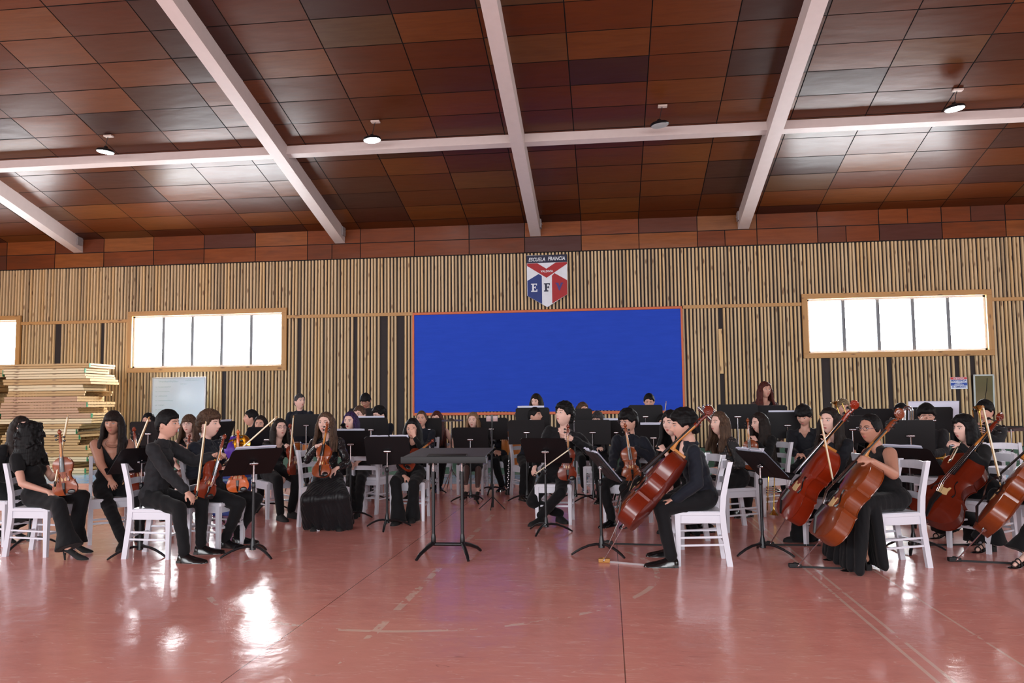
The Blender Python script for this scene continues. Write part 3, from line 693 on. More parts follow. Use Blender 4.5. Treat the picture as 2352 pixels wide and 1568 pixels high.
VIO = fiddle('violin', varn('violin_varnish', (118, 50, 20), (150, 72, 30)))
VIO2 = fiddle('violin', varn('red_violin_varnish', (104, 34, 16), (126, 46, 20)))
VIO3 = fiddle('violin', varn('orange_violin_varnish', (190, 76, 20), (210, 104, 34)))
CEL = fiddle('cello', varn('cello_varnish', (92, 24, 10), (112, 34, 12)))
CEL2 = fiddle('cello', varn('orange_cello_varnish', (146, 40, 8), (124, 30, 8)))
CEL3 = fiddle('cello', varn('amber_cello_varnish', (128, 56, 16), (104, 38, 10)))
def axes(p0, p1, facing):
    """frame with +z from p0 to p1 and -y as close as possible to the facing vector"""
    z = (p1 - p0).normalized(); f = V(facing); f = (f - z * f.dot(z)).normalized(); y = -f; x = y.cross(z)
    m = Matrix((x, y, z)).transposed().to_4x4(); m.translation = p0; return m
def face(a): a = math.radians(a); return V((math.sin(a), -math.cos(a), 0))
def solveY(px, py, p0, L, near=True):
    """depth plane at which the pixel ray is L metres from p0 (near/far solution)"""
    d = ray(px, py); o = V((0, 0, EYE)) - p0; A = d.dot(d); Bq = 2 * o.dot(d); C = o.dot(o) - L * L; disc = Bq * Bq - 4 * A * C
    if disc < 0: tt = -Bq / (2 * A)
    else: tt = (-Bq + (-1 if near else 1) * math.sqrt(disc)) / (2 * A)
    return V((0, 0, EYE)) + d * tt
def fid(kind, parts, p0, p1, facing, label, group, L=None):
    r = thing(kind, label, kind, mw=axes(p0, p1, facing), group=group)
    for nm, me in parts: link(nm, me, r)
    return r
def make_bow():
    g = G(); g.tube([(0, 0, 0), (0, .004, .2), (0, .007, .4), (0, .004, .6), (0, 0, .70), (0, -.004, .735)], [.0046, .0044, .004, .0036, .0034, .003], 6); g.prism([(-.004, 0), (.004, 0), (.003, .02), (-.003, .02)], .0, .028, Matrix(((1, 0, 0), (0, -1, 0), (0, 0, 1))), (0, .002, .708)); a = ('stick', g.mesh('bow_stick', M('bow_stick', (176, 138, 92), .35)))
    g = G(); g.box((0, -.018, .375), (.011, .0025, .67)); b = ('bow_hair', g.mesh('bow_hair', M('bow_hair', (222, 212, 188), .6)))
    g = G(); g.box((0, -.010, .05), (.011, .022, .05), bev=.003); c = ('frog', g.mesh('bow_frog', EBO))
    return [a, b, c]
BOW = make_bow()
def bow(p0, p1, label, facing=(0, -1, 0)):
    r = thing('bow', label, 'bow', mw=axes(p0, p1, facing), group='bows held by string players')
    for nm, me in BOW: link(nm, me, r)
    return r
# ================================================================ PEOPLE
TMP = bpy.data.objects.new('tmp', bpy.data.meshes.new('tmp')); COL.objects.link(TMP)
_rm = TMP.modifiers.new('r', 'REMESH'); _rm.mode = 'VOXEL'; _rm.use_smooth_shade = True
_sm = TMP.modifiers.new('s', 'SMOOTH'); _sm.factor = .5
def remesh(g, name, vox, it=2):
    me = bpy.data.meshes.new('t'); me.from_pydata(g.v, [], g.f); old = TMP.data; TMP.data = me; bpy.data.meshes.remove(old)
    _rm.voxel_size = vox; _sm.iterations = it
    bpy.context.view_layer.update()
    r = bpy.data.meshes.new_from_object(TMP.evaluated_get(bpy.context.evaluated_depsgraph_get())); r.name = name; return r
def coords(me):
    a = np.empty(len(me.vertices) * 3); me.vertices.foreach_get('co', a); return a.reshape(-1, 3)
def wrinkle(me, amp, fr, seed=0, zs=1.3):
    c = coords(me); nn = np.empty(len(me.vertices) * 3); me.vertices.foreach_get('normal', nn); nn = nn.reshape(-1, 3)
    s = np.random.RandomState(seed); d = np.zeros(len(c))
    for k in range(5):
        w_ = s.randn(3) * fr * (1 + .5 * k); w_[2] *= zs; ph = s.rand() * 6.28; q = s.randn(3) * fr * .4; q[2] *= min(1, zs)
        d += np.sin(c @ w_ + ph + 1.6 * np.sin(c @ q)) / (1 + .4 * k)
    c = c + nn * (amp * d / 2)[:, None]; me.vertices.foreach_set('co', c.ravel()); me.update()
def crest(v):       # head surface, head-local: x left, y back, z up; origin mid-head
    x, y, z = v.x, v.y, v.z; p = V((x * .076, y * .096, z * .118))
    lo = max(0., -z)
    p.x *= 1 - .30 * lo ** 1.4; 
    if y > 0: p.y *= 1 - .30 * lo ** 1.1
    else: p.y *= 1 + .02 * lo; p.z *= 1.0
    if y < 0:
        f = -y
        g_ = lambda cx, cz, sx, sz: math.exp(-((abs(p.x) - cx) / sx) ** 2 - ((p.z - cz) / sz) ** 2)
        d = .026 * math.exp(-(p.x / .013) ** 2 - ((p.z + .018) / .015) ** 2) + .013 * math.exp(-(p.x / .009) ** 2 - ((p.z - .006) / .018) ** 2)
        d += .006 * g_(.010, -.024, .009, .009)
        d -= .012 * g_(.030, .012, .017, .013)
        d += .004 * g_(.030, .032, .022, .008) + .004 * g_(.040, -.018, .02, .018)
        d += .007 * math.exp(-(p.x / .022) ** 2 - ((p.z + .056) / .009) ** 2) - .003 * math.exp(-(p.x / .02) ** 2 - ((p.z + .072) / .007) ** 2)
        d += .008 * math.exp(-(p.x / .022) ** 2 - ((p.z + .094) / .016) ** 2)
        p.y -= d * f
    return p
def surf(x, z, k):
    b = None
    for i in range(40):
        e = -.6 + i * .03; 
        v = V((x / .076, 0, e)); q = 1 - v.x ** 2 - e * e
        if q <= 0: continue
        v.y = -math.sqrt(q); p = crest(v)
        if b is None or abs(p.z - z) < abs(b.z - z): b = p
    return b * k
def head_prims(g, C, R, k):
    g.ell(C, (1, 1, 1), R, nu=44, nv=36, fn=lambda v: crest(v) * k)
    for s in (-1, 1): g.ell(C + R @ V((s * .076 * k, .010, -.004)), (.009, .018, .030), R @ Matrix.Rotation(s * .35, 3, 'Z'), nu=10, nv=8)
def ik(S_, T, l1, l2, pole):
    d = T - S_; L = d.length; m = (l1 + l2) * .995
    if L > m: T = S_ + d * (m / L); d = T - S_; L = m
    L = max(L, abs(l1 - l2) + .02); u = d.normalized()
    a = (l1 * l1 - l2 * l2 + L * L) / (2 * L); h = math.sqrt(max(0, l1 * l1 - a * a))
    p = V(pole); p = p - u * p.dot(u); p = p.normalized() if p.length > 1e-4 else V((0, 0, 1))
    return S_ + u * a + p * h, T
def hand(g, W_, d, n, side, curl, k=1.0):
    """W_ wrist, d towards the knuckles, n palm-facing normal, side +1 when the thumb lies along +(d x n)"""
    d = d.normalized(); n = (n - d * n.dot(d)).normalized(); t = d.cross(n) * side
    g.cone(W_ - d * .02, .026 * k, W_ + d * .015, .025 * k, 10, sq=.8)
    for a in (-.024, -.008, .008, .024): g.cone(W_ + t * a * .6 * k, .016 * k, W_ + (d * .078 + t * a) * k, .0125 * k, 8)
    for i, L in enumerate((.070, .078, .073, .058)):
        b = W_ + (d * (.080 - .004 * abs(i - 1)) + t * (.033 - .022 * i)) * k; r = (.0088, .009, .0086, .0076)[i] * k; a = curl * .55 + .04 * i; p = b; dd = d
        for j, s_ in enumerate((.45, .32, .23)):
            ang = a + curl * (.0, .8, 1.2)[j]; dd = (d * math.cos(ang) + n * math.sin(ang) + t * (.10 - .07 * i) * (1 - curl * .5)).normalized(); q = p + dd * L * s_ * k
            g.cone(p, r, q, r * .93, 8); p = q; r *= .93
    b = W_ + (d * .022 + t * .024) * k; dd = (d * .65 + t * .75 + n * .25 * (1 + curl)).normalized(); p = b + dd * .038 * k
    g.cone(b, .0135 * k, p, .0105 * k, 8); dd = (d * .9 + t * .25 + n * (.2 + .5 * curl)).normalized(); g.cone(p, .0105 * k, p + dd * .030 * k, .0085 * k, 8)
def torso(g, H, B, s, off, female, up=.47, bulk=1.):
    """B: basis (right/left x, back y, spine z)"""
    P = lambda x, y, z: H + B @ V((x * s, y * s, z * s)); w = (.95 if female else 1.04) * bulk
    def e(x, y, z, rx, ry, rz): g.ell(P(x, y, z), (rx * s * w + off, ry * s * 1.12 * bulk + off, rz * s + off), B, nu=16, nv=10)
    e(0, .005, .02, .172, .125, .13); e(0, .0, .16, .142 if female else .152, .108, .14); e(0, .0, .30, .150 if female else .165, .112, .16); e(0, .01, .40, .150, .095, .11)
    if female:
        for q in (-1, 1): e(q * .062, -.078, .305, .062, .055, .062)
    sh = (.146 if female else .164) * (.5 + .5 * bulk)
    g.cone(P(-sh, .01, up - .035), .052 * s + off, P(sh, .01, up - .035), .052 * s + off, 12)
    for q in (-1, 1): g.cone(P(q * .03, .016, up + .028), .050 * s + off * .6, P(q * sh * .92, .012, up - .030), .050 * s + off, 10)
SKIN_ = {}
def skin(tone):
    if tone not in SKIN_:
        c = {'l': (216, 178, 164), 'm': (196, 152, 134), 'd': (172, 126, 106)}[tone]; t = NT('skin_' + tone); nz = t.noise(t.pos(), 40, 3); n2_ = t.noise(t.pos(), 9, 2)
        a = t.mix(nz, lin(c), lin(tuple(x * .95 for x in c))); t.set(base=t.mix(t.math('MULTIPLY', n2_, .3), a, lin((c[0], c[1] * .86, c[2] * .84))), rough=.5, spec=.35); SKIN_[tone] = t.m
    return SKIN_[tone]
LIP = M('lips', (170, 88, 84), .4); LIPR = M('red_lips', (168, 44, 48), .35); EYW = M('eye_white', (206, 198, 196), .25); IRI = M('dark_iris', (28, 18, 14), .15)
def hairmat(name, c, c2=None):
    if name in _mats: return _mats[name]
    t = NT(name); s_ = t.noise(t.pos((60, 60, 5)), 1.5, 4, .6); c2 = c2 or tuple(min(255, x * 1.5 + 6) for x in c)
    t.set(base=t.mix(t.ramp(s_, [(.4, (0, 0, 0)), (.75, (1, 1, 1))]), lin(c), lin(c2)), rough=.62, spec=.16); t.bump(s_, .25, .004); _mats[name] = t.m; return t.m
HC = {'black': ((13, 12, 13),), 'dark': ((24, 18, 16),), 'brown': ((56, 40, 32), (96, 74, 58)), 'lbrown': ((92, 68, 50), (140, 108, 82)), 'red': ((52, 24, 22), (96, 46, 38)), 'blond': ((84, 72, 56), (156, 136, 106)), 'purple': ((30, 20, 40), (66, 46, 96)), 'grey': ((40, 38, 40), (82, 78, 78))}
def cloth(name, c, rough=.8, **k):
    if name in _mats: return _mats[name]
    t = NT(name); t.set(base=t.mix(t.noise(t.pos(), 14, 4), lin(c), lin(tuple(x * 1.35 + 1 for x in c))), rough=rough, spec=.25, sheen=.06); t.bump(t.noise(t.pos((1, 1, .6)), 8, 3, .5), .35, .010)
    _mats[name] = t.m; return t.m
CL = {'shirt': cloth('black_shirt_cotton', (13, 13, 16)), 'blue': cloth('blue_black_shirt', (14, 17, 26)), 'knit': cloth('black_knit', (11, 11, 13), .9), 'suit': cloth('black_suit', (14, 16, 22), .75), 'trouser': cloth('black_trousers', (9, 9, 12), .85), 'satin': cloth('black_satin', (17, 17, 20), .5),
      'charc': cloth('charcoal_shirt', (24, 24, 27), .8)}
def seq():
    t = NT('sequined_black'); vo = t.t.nodes.new('ShaderNodeTexVoronoi'); vo.inputs['Scale'].default_value = 210; t.l(t.pos(), vo.inputs[0])
    t.set(base=lin((14, 14, 18)), rough=.35); r_ = t.ramp(vo.outputs['Color'], [(.88, (.01, .01, .012)), (.93, (.8, .8, .9))]); t.l(t.mix(1., r_, r_, 'MIX'), t.b.inputs['Base Color']); t.set(metal=t.ramp(vo.outputs['Color'], [(.88, (0, 0, 0)), (.93, (1, 1, 1))]), rough=.3); return t.m
CL['sequin'] = seq()
def lacem():
    t = NT('black_lace'); vo = t.t.nodes.new('ShaderNodeTexVoronoi'); vo.feature = 'DISTANCE_TO_EDGE'; vo.inputs['Scale'].default_value = 34; t.l(t.pos(), vo.inputs[0])
    t.set(base=t.mix(t.math('MULTIPLY', t.ramp(vo.outputs['Distance'], [(.10, (0, 0, 0)), (.3, (1, 1, 1))]), t.ramp(t.noise(t.pos(), 12, 2), [(.45, (0, 0, 0)), (.55, (1, 1, 1))])), lin((15, 15, 18)), lin((84, 72, 70))), rough=.7); return t.m
CL['lace'] = lacem()
SHEER = M('sheer_black_sleeve', (62, 48, 46), .8); TIGHT = M('sheer_tights', (78, 58, 56), .6)
LEA = M('black_shoe_leather', (14, 14, 16), .16, var=.15); SUE = M('black_suede', (14, 13, 15), .8)
def hair_mesh(g, C, R, st, thick, k, rs, fringe, female):
    # cap: pops out of the skull only where hair grows
    def fn(v):
        p = crest(v) * k; a = abs(math.degrees(math.atan2(v.x, -v.y)))          # 0 front, 180 back
        n_ = noise.noise(V((v.x, v.y, v.z)) * 4.0 + V((rs, 0, 0))); n2_ = noise.noise(V((v.x, v.y, v.z)) * 9.0 + V((0, rs, 0)))
        zf = {'bangs': .030, 'side': .050, 'open': .075, 'bald': .085}[fringe]
        if fringe == 'side': zf += .020 * (1 if v.x * (1 if int(rs) % 2 else -1) > 0 else 0) * max(0, 1 - a / 50)
        if fringe == 'open': zf -= .0002 * a * 1.0
        sb = -.016 if not female else -.03
        if a < 42: zh = zf
        elif a < 74: zh = zf + (sb - zf) * (a - 42) / 32
        elif a < 105: zh = sb + .020 * (1 if not female else 0)
        elif a < 130: zh = sb + (-.078 - sb) * (a - 105) / 25
        else: zh = -.078 if not female else -.085
        zh += .006 * n2_
        e = (p.z - zh) / .014; e = max(0., min(1., e)); e = e * e * (3 - 2 * e)
        th = thick * (1 + .25 * n_ + .15 * n2_) * (1.25 if p.z > .05 else 1.)
        return p * (1 - .10 * (1 - e)) + V(v).normalized() * th * e
    g.ell(C, (1, 1, 1), R, nu=40, nv=34, fn=fn)
def flY(px, Y):
    a, b = at(px, 1100, Y).z, at(px, 1300, Y).z
    return at(px, 1100 + 200 * a / (a - b), Y)
def person(name_, label, hd, hip, yaw, hy=None, hp=0, hr=0, dy=0., female=False, tone='m', hair='black', cut='short', thick=.016, fringe='side',
           top='shirt', sleeve='long', bottom='trouser', lh=None, rh=None, lf=None, rf=None, lc=.8, rc=.8, ln=None, rn=None, lo=None, ro=None, le=None, re=None, stand=False,
           shoe='dress', glasses=False, vneck=0, vox=.0068, hang=.30, seated=True, sz=None, chairlab=None, group='orchestra members dressed in black', lips=False, chair_off=(0, 0), cyaw=None, flare=0, knee=1., spread=1., collar=True, neckl=False, mouth=None, cz=0, hs=1., bulk=1., armk=1.):
    hw = fl(*hip) if hip[1] > 100 else flY(*hip); yawr = math.radians(yaw)
    Mw = Matrix.Translation((hw.x, hw.y, 0)) @ Matrix.Rotation(yawr, 4, 'Z'); Mi = Mw.inverted()
    Hd = Mi @ at(hd[0], hd[1], hw.y + dy)
    zc = Hd.z
    if stand: s = sz or zc / 1.56; H = V((Hd.x * .6, Hd.y * .6 + .02, zc - .74 * s))
    else: H = V((0, .02, .545)); s = sz or max(.86, min(1.12, (Hd - H).length / .735))
    k = (1.03 if female else 1.10) * hs
    R0 = Matrix.Rotation(0, 3, 'Z')
    sp = (Hd - H).normalized(); NB = Hd + R0 @ V((0, .035, -.155 if female else -.156)) ; sp = (NB - H).normalized(); TL = (NB - H).length; st = TL / .55; 
    xa = V((1, 0, 0)); ya = sp.cross(xa).normalized(); xa = ya.cross(sp).normalized(); B = Matrix((xa, ya, sp)).transposed()
    hyr = math.radians((yaw if hy is None else hy) - yaw)
    R = (Matrix.Rotation(hyr, 3, 'Z') @ Matrix.Rotation(math.radians(hp), 3, 'X') @ Matrix.Rotation(math.radians(hr), 3, 'Y'))
    sc = min(1.10, max(.94, s)); shw = (.158 if female else .176) * sc * (.5 + .5 * bulk)
    SC = H + sp * TL * .925
    Sh = {1: SC + B @ V((shw, .01, -.030)), -1: SC + B @ V((-shw, .01, -.030))}
    def L(w_): return Mi @ V(w_)
    # legs
    legs = {}
    for sd, f in ((1, lf), (-1, rf)):
        hj = H + V((sd * .09 * sc, 0, -.01)) if not stand else H + V((sd * .09, 0, -.02))
        if f is not None:
            a = L(fl(f[0], f[1])); ank = V((a.x, a.y + .07, .085)); fdir = f[2] if len(f) > 2 else sd * 6
        else:
            ank = V((sd * (.10 if stand else .12 * spread), (.04 if stand else -.40 * knee), .085)); fdir = sd * 10
        if shoe in ('heel', 'sandal'): ank.z += .05
        kn, ank = ik(hj, ank, .43 * (zc / 1.56 * 1.0 if stand else 1.0) * sc, .43 * (zc / 1.56 if stand else 1.0) * sc, V((sd * .15 * spread, -.6, 1.0)) if not stand else V((0, -1, 0)))
        legs[sd] = (hj, kn, ank, math.radians(fdir))
    arms = {}
    for sd, tgt, pl in ((1, lh, le), (-1, rh, re)):
        T = L(at(tgt[0], tgt[1], hw.y + tgt[2])) if tgt is not None else V((sd * .07, -.34, .66)) if not stand else V((sd * .25, -.06, H.z - .12))
        pol = V(pl) if pl is not None else V((sd * .7, .35, -1.0))
        el, T = ik(Sh[sd], T, .285 * sc, .255 * sc, pol); arms[sd] = (Sh[sd], el, T)
    # ---- body: one continuous skin surface
    g = G(); torso(g, H, B, st * .97, -.012, female, .51, bulk)
    g.cone(SC + B @ V((0, .015, .01)), .055 * sc, Hd + R @ V((0, .018, -.07)), .047 * sc * k, 14)
    head_prims(g, Hd, R, k)
    for sd in (1, -1):
        a, e_, w_ = arms[sd]; fat = sc * (1. if female else 1.04) * armk
        g.cone(a, .048 * fat, e_, .036 * fat); g.cone(e_, .037 * fat, w_, .024 * fat)
        d = (w_ - e_).normalized(); ho = lo if sd == 1 else ro; hn = ln if sd == 1 else rn
        dd = Mi.to_3x3() @ V(ho) if ho is not None else d
        nn = Mi.to_3x3() @ V(hn) if hn is not None else V((-sd * .5, .2, -1.0))
        hand(g, w_ + dd.normalized() * .012, dd, nn, sd * (1 if True else 1), lc if sd == 1 else rc, .98 * sc * (.93 if female else 1))
        hj, kn, an, fd = legs[sd]
        g.cone(hj, .075 * sc, kn, .048 * sc); g.cone(kn, .05 * sc, kn.lerp(an, .35), .050 * sc); g.cone(kn.lerp(an, .35), .050 * sc, an, .032 * sc)
        fv = V((math.sin(fd), -math.cos(fd), 0)); z_ = .035
        g.cone(an + V((0, 0, -.01)), .030, V((an.x, an.y, .04 if shoe not in ('heel', 'sandal') else .09)) - fv * .015, .028); g.cone(V((an.x, an.y, .045 if shoe not in ('heel', 'sandal') else .09)), .027, V((an.x, an.y, .026)) + fv * .14, .018, sq=.9)
    body = remesh(g, 'person_body', vox, 2)
    hm = hairmat('hair_' + hair, *HC[hair])
    for mt in (skin(tone), LIPR if lips else LIP, hm, EYW, IRI): body.materials.append(mt)
    bm = bmesh.new(); bm.from_mesh(body)
    ge = G()
    for q in (-1, 1):
        ge.ell(Hd + R @ V((q * .030 * k, -.0815 * k, .010)), (.0115, .0075, .0068), R, m=3, nu=12, nv=8)
        ge.ell(Hd + R @ V((q * .030 * k, -.0868 * k, .0098)), (.0054, .0034, .0054), R, m=4, nu=10, nv=6)
        ge.cone(Hd + R @ V((q * .018 * k, -.0885 * k, .0165)), .0017, Hd + R @ V((q * .043 * k, -.082 * k, .0155)), .0017, 6, m=2)
        pr = [surf(q * x_, z_, k) for x_, z_ in ((.014, .029), (.026, .0335), (.038, .0325), (.047, .027))]
        for i_ in range(3): ge.cone(Hd + R @ pr[i_], (.0030, .0034, .0028)[i_], Hd + R @ pr[i_ + 1], (.0034, .0028, .0018)[i_], 6, m=2)
    for z_, w_, h_ in ((-.0525, .019, .0040), (-.0605, .016, .0050)):
        pc = surf(0, z_, k); ge.ell(Hd + R @ (pc + V((0, .0025, 0))), (w_ * k, .0055, h_), R, m=1, nu=14, nv=7, fn=lambda v, w_=w_, h_=h_: V((v.x * w_ * k, v.y * .0055 + .009 * v.x * v.x, v.z * h_ * (1 - .5 * v.x * v.x))))
    me2 = ge.mesh('e', []); bm2 = bmesh.new(); bm.from_mesh(me2); bm.to_mesh(body); bm.free(); bm2.free(); bpy.data.meshes.remove(me2)
    body.polygons.foreach_set('use_smooth', [True] * len(body.polygons))
    root = link('person', body); root.matrix_world = Mw; tag(root, label, 'person', group)
    # ---- hair
    g = G(); hk = k; hair_mesh(g, Hd, R, cut, thick, hk, len(label) * 1.0 + hd[0], fringe, female)
    rh_ = random.Random(int(hd[0] * 7 + hd[1]))
    if cut in ('long', 'bob', 'curly', 'tied'):
        Lh = hang if cut != 'tied' else .0
        # strands fall with gravity from the sides and back of the skull
        up = V((0, 0, 1)); f0 = R @ V((0, -1, 0)); f0.z = 0; f0.normalize(); l0 = up.cross(f0) * 1.0
        if cut == 'tied': g.ell(Hd + R @ V((0, .115, .0)), (.035, .03, .04), R)
        else:
            for a in range(60, 302, 8):
                ar = math.radians(a); dr = f0 * math.cos(ar) + l0 * math.sin(ar); back = 1 if 110 < a < 250 else 0
                p0 = Hd + R @ V((0, .02, .05)) + dr * .070; p1 = Hd + dr * (.098 if not back else .105) + up * -.03; p2 = Hd + dr * (.104 if not back else .108) + up * -.13
                p3 = Hd + dr * (.115 if not back else .118) + up * -.21; jit = lambda z: V((rh_.uniform(-z, z), rh_.uniform(-z, z), rh_.uniform(-z, z)))
                g.cone(p0, .027, p1, .024, 8); g.cone(p1, .024, p2, .022, 8)
                if Lh > .03:
                    fr = .72 if (a < 95 or a > 265) else 1.0
                    tgt = p3 + up * -(Lh * fr); sidev = dr.copy()
                    if not back: tgt = tgt + f0 * (.05 if a < 90 or a > 270 else 0) + V((0, 0, 0))
                    c_ = SC.lerp(H, min(1, Lh)); off = tgt - c_; off.z = 0; mr = .15
                    if off.length < mr: tgt = tgt + off.normalized() * (mr - off.length) * .8
                    mid = p3 + (V((tgt.x, tgt.y, p3.z)) - p3) * .6
                    g.cone(p2, .022, mid, .022, 8); g.cone(mid, .022, tgt + jit(.012), .013, 8)
            if cut == 'curly':
                for i in range(300):
                    a = rh_.uniform(0, 2 * pi); z_ = rh_.uniform(-.16 - Lh * .4, .12); rr_ = (.112 if z_ < .04 else .085) * rh_.uniform(.85, 1.12)
                    dr = f0 * math.cos(a) + l0 * math.sin(a)
                    if math.cos(a) > .45 and z_ < .05: continue
                    g.cone(Hd + dr * rr_ + up * z_, .012, Hd + dr * rr_ * 1.06 + up * (z_ - .03) + l0 * rh_.uniform(-.02, .02), .013, 6)
    if cut == 'mop':
        for i in range(90):
            v = V((rh_.gauss(0, 1), rh_.gauss(0, 1), abs(rh_.gauss(0, 1)) + .15)).normalized(); p = crest(v) * 1.05
            if p.y < -.05 and p.z < .055: continue
            g.ell(Hd + R @ (p + v * thick * .9), (.019, .019, .015), nu=8, nv=6)
    hme = remesh(g, 'hair', max(.0062, vox * .9), 1); wrinkle(hme, .0011 if cut not in ('curly', 'mop') else .003, 70, int(hd[0])); hme.materials.append(hm); ho_ = link('hair', hme, root)
    # ---- top
    inf = .011
    if top:
        g = G(); torso(g, H, B, st * .97, .004 if top != 'suit' else .014, female, .51, bulk)
        for sd in (1, -1):
            a, e_, w_ = arms[sd]; r1, r2, r3 = .068 * sc * (.90 if female else 1.04), .064 * sc, .048 * sc
            if female and top in ('knit', 'sequin', 'lace'): r1, r2, r3 = .062 * sc, .050 * sc, .036 * sc
            if sleeve == 'long': g.cone(a, r1, e_, r2); g.cone(e_, r2, e_.lerp(w_, .92), r3)
            elif sleeve == 'threeq': g.cone(a, r1, e_, r2); g.cone(e_, r2, e_.lerp(w_, .35), r3 * 1.2)
            elif sleeve == 'short': g.cone(a, r1 * 1.05, a.lerp(e_, .38), r1 * 1.0)
        if collar and top in ('shirt', 'blue', 'charc', 'suit'): g.cone(NB + B @ V((0, .010, -.04)), .074 * sc, NB + B @ V((0, .006, .004)), .059 * sc, 14)
        tm = remesh(g, 'top', max(.009, vox), 6); wrinkle(tm, .006, 22, int(hd[0] + hd[1])); tm.materials.append(CL[top])
        if vneck or sleeve == 'none':
            bm = bmesh.new(); bm.from_mesh(tm); bi = B.inverted(); dl = []
            if vneck:
                z0_ = .87 - vneck; sl = .33 * TL / .53
                for q in (-1, 1):
                    # plane through the V edge: x = q*((z/TL - z0)*sl + .004)
                    co_ = H + B @ V((q * .004, 0, z0_ * TL)); ed_ = B @ V((q * sl, 0, TL)); no_ = ed_.cross(B @ V((0, 1, 0))).normalized()
                    bmesh.ops.bisect_plane(bm, geom=bm.verts[:] + bm.edges[:] + bm.faces[:], plane_co=co_, plane_no=no_)
            if sleeve == 'none':
                for q in (-1, 1): bmesh.ops.bisect_plane(bm, geom=bm.verts[:] + bm.edges[:] + bm.faces[:], plane_co=H + B @ V((q * .135 * sc * (k if female else 1), 0, 0)), plane_no=B @ V((1, 0, 0)))
            for f in bm.faces:
                q = bi @ (f.calc_center_median() - H); zz = q.z / TL
                if vneck and q.y < -.01 and zz > .87 - vneck and abs(q.x) < (zz - (.87 - vneck)) * .33 * TL / .53 + .004: dl.append(f)
                elif vneck and zz > .90 and abs(q.x) < .07 * sc: dl.append(f)
                elif sleeve == 'none' and abs(q.x) > .135 * sc * (k if female else 1) and zz > .45: dl.append(f)
            bmesh.ops.delete(bm, geom=dl, context='FACES'); bm.to_mesh(tm); bm.free()
        nm = {'shirt': 'shirt', 'blue': 'shirt', 'charc': 'shirt', 'suit': 'jacket', 'sequin': 'sequined_top', 'lace': 'lace_top'}.get(top, 'top')
        to = link(nm, tm, root)
        if collar and not vneck and top in ('shirt', 'blue', 'charc'):
            g = G(); R9 = .072 * sc; cc = NB + B @ V((0, .008, .008))
            for q in (-1, 1):
                pts = []
                for i in range(9):
                    a_ = pi - pi * .93 * i / 8; x_ = q * math.sin(a_) * R9; y_ = -math.cos(a_) * R9 * (.95 if i > 4 else 1.0)
                    pts.append((cc + B @ V((x_, y_, .006 - .036 * (i / 8) ** 1.5)), cc + B @ V((x_ * 1.22, y_ * 1.20, -.026 - .040 * (i / 8) ** 1.3)))) 
                vs_ = [p for pr in pts for p in pr]; o9 = .004
                g.add(vs_ + [v + (v - cc).normalized() * -o9 for v in vs_], [(2 * i, 2 * i + 1, 2 * i + 3, 2 * i + 2) for i in range(8)] + [(18 + 2 * i + 2, 18 + 2 * i + 3, 18 + 2 * i + 1, 18 + 2 * i) for i in range(8)] + [(2 * i + 1, 19 + 2 * i, 21 + 2 * i, 2 * i + 3) for i in range(8)] + [(16, 17, 35, 34)])
            g.obj('collar', CL[top], to)
        if sleeve == 'sheer':
            for sd in (1, -1):
                a, e_, w_ = arms[sd]; g = G(); g.cone(a, .058 * sc, e_, .048 * sc); g.cone(e_, .048 * sc, w_, .035 * sc); m_ = remesh(g, 'sleeve', .01, 1); m_.materials.append(SHEER); link('sheer_sleeve', m_, root)
        if top in ('shirt', 'blue', 'charc') and vox < .0075:
            for i in range(6):
                g = G(); z_ = TL * (.80 - .13 * i); c_ = H + B @ V((0, -.118 * st - (.0 if not female else .01), z_)); g.ell(c_, (.005, .004, .005), B, nu=8, nv=5); g.obj('button', M('dark_button', (38, 38, 42), .3), to)
    # ---- bottom
    g = G(); sk = sc
    if bottom in ('trouser', 'flare'):
        g.ell(H + V((0, .0, .015)), (.185 * sk, .140 * sk, .12 * sk))
        for sd in (1, -1):
            hj, kn, an, fd = legs[sd]
            g.cone(hj, .095 * sk, kn, .070 * sk, 14); b_ = kn.lerp(an, .55)
            e_ = V((an.x, an.y, max(.10, an.z - .0)))
            if bottom == 'flare' or flare:
                q = flare or .10; g.cone(kn, .072 * sk, b_, .072 * sk, 14); bot = V((an.x, an.y, .05 if shoe not in ('heel', 'sandal') else .11)); g.tube([kn.lerp(an, .40), kn.lerp(an, .72) + V((0, .0, 0)), V((an.x, an.y - .008, bot.z - (.03 if bot.z < .08 else 0)))], [.066 * sk, .080 * sk, q + .014], 18, flat=1.12)
            else: g.cone(kn, .070 * sk, b_, .060 * sk, 14); g.cone(b_, .060 * sk, e_, .054 * sk, 14); g.cone(e_, .052 * sk, V((an.x, an.y, .085)), .048 * sk, 14)
        bme = remesh(g, 'trousers', .010, 2); nmb = 'trousers'
        if bottom == 'flare':
            c = coords(bme); c[:, 2] = np.maximum(c[:, 2], .015); bme.vertices.foreach_set('co', c.ravel())
    elif bottom == 'skirt':
        g.ell(H + V((0, .0, .01)), (.19 * sk, .145 * sk, .12 * sk)); K0, K1 = legs[1][1], legs[-1][1]; A0, A1 = legs[1][2], legs[-1][2]; n = 15
        for i in range(n):
            t_ = i / (n - 1); kk_ = K0.lerp(K1, t_); hh = legs[1][0].lerp(legs[-1][0], t_); ae = A0.lerp(A1, -.45 + 1.9 * t_) + V((0, -.125 + .03 * math.sin(i * 2.4), 0)); ae.z = .04
            g.cone(hh, .088 * sk, kk_ + V((0, 0, -.004)), .070 * sk, 10); g.cone(kk_, .066 * sk, kk_.lerp(ae, .5), .056, 10); g.cone(kk_.lerp(ae, .5), .056, ae, .038 + .008 * math.sin(i * 1.9), 10)
            ab = A0.lerp(A1, -.3 + 1.6 * t_) + V((0, .12 + .03 * math.sin(i * 3.1), 0)); ab.z = .05
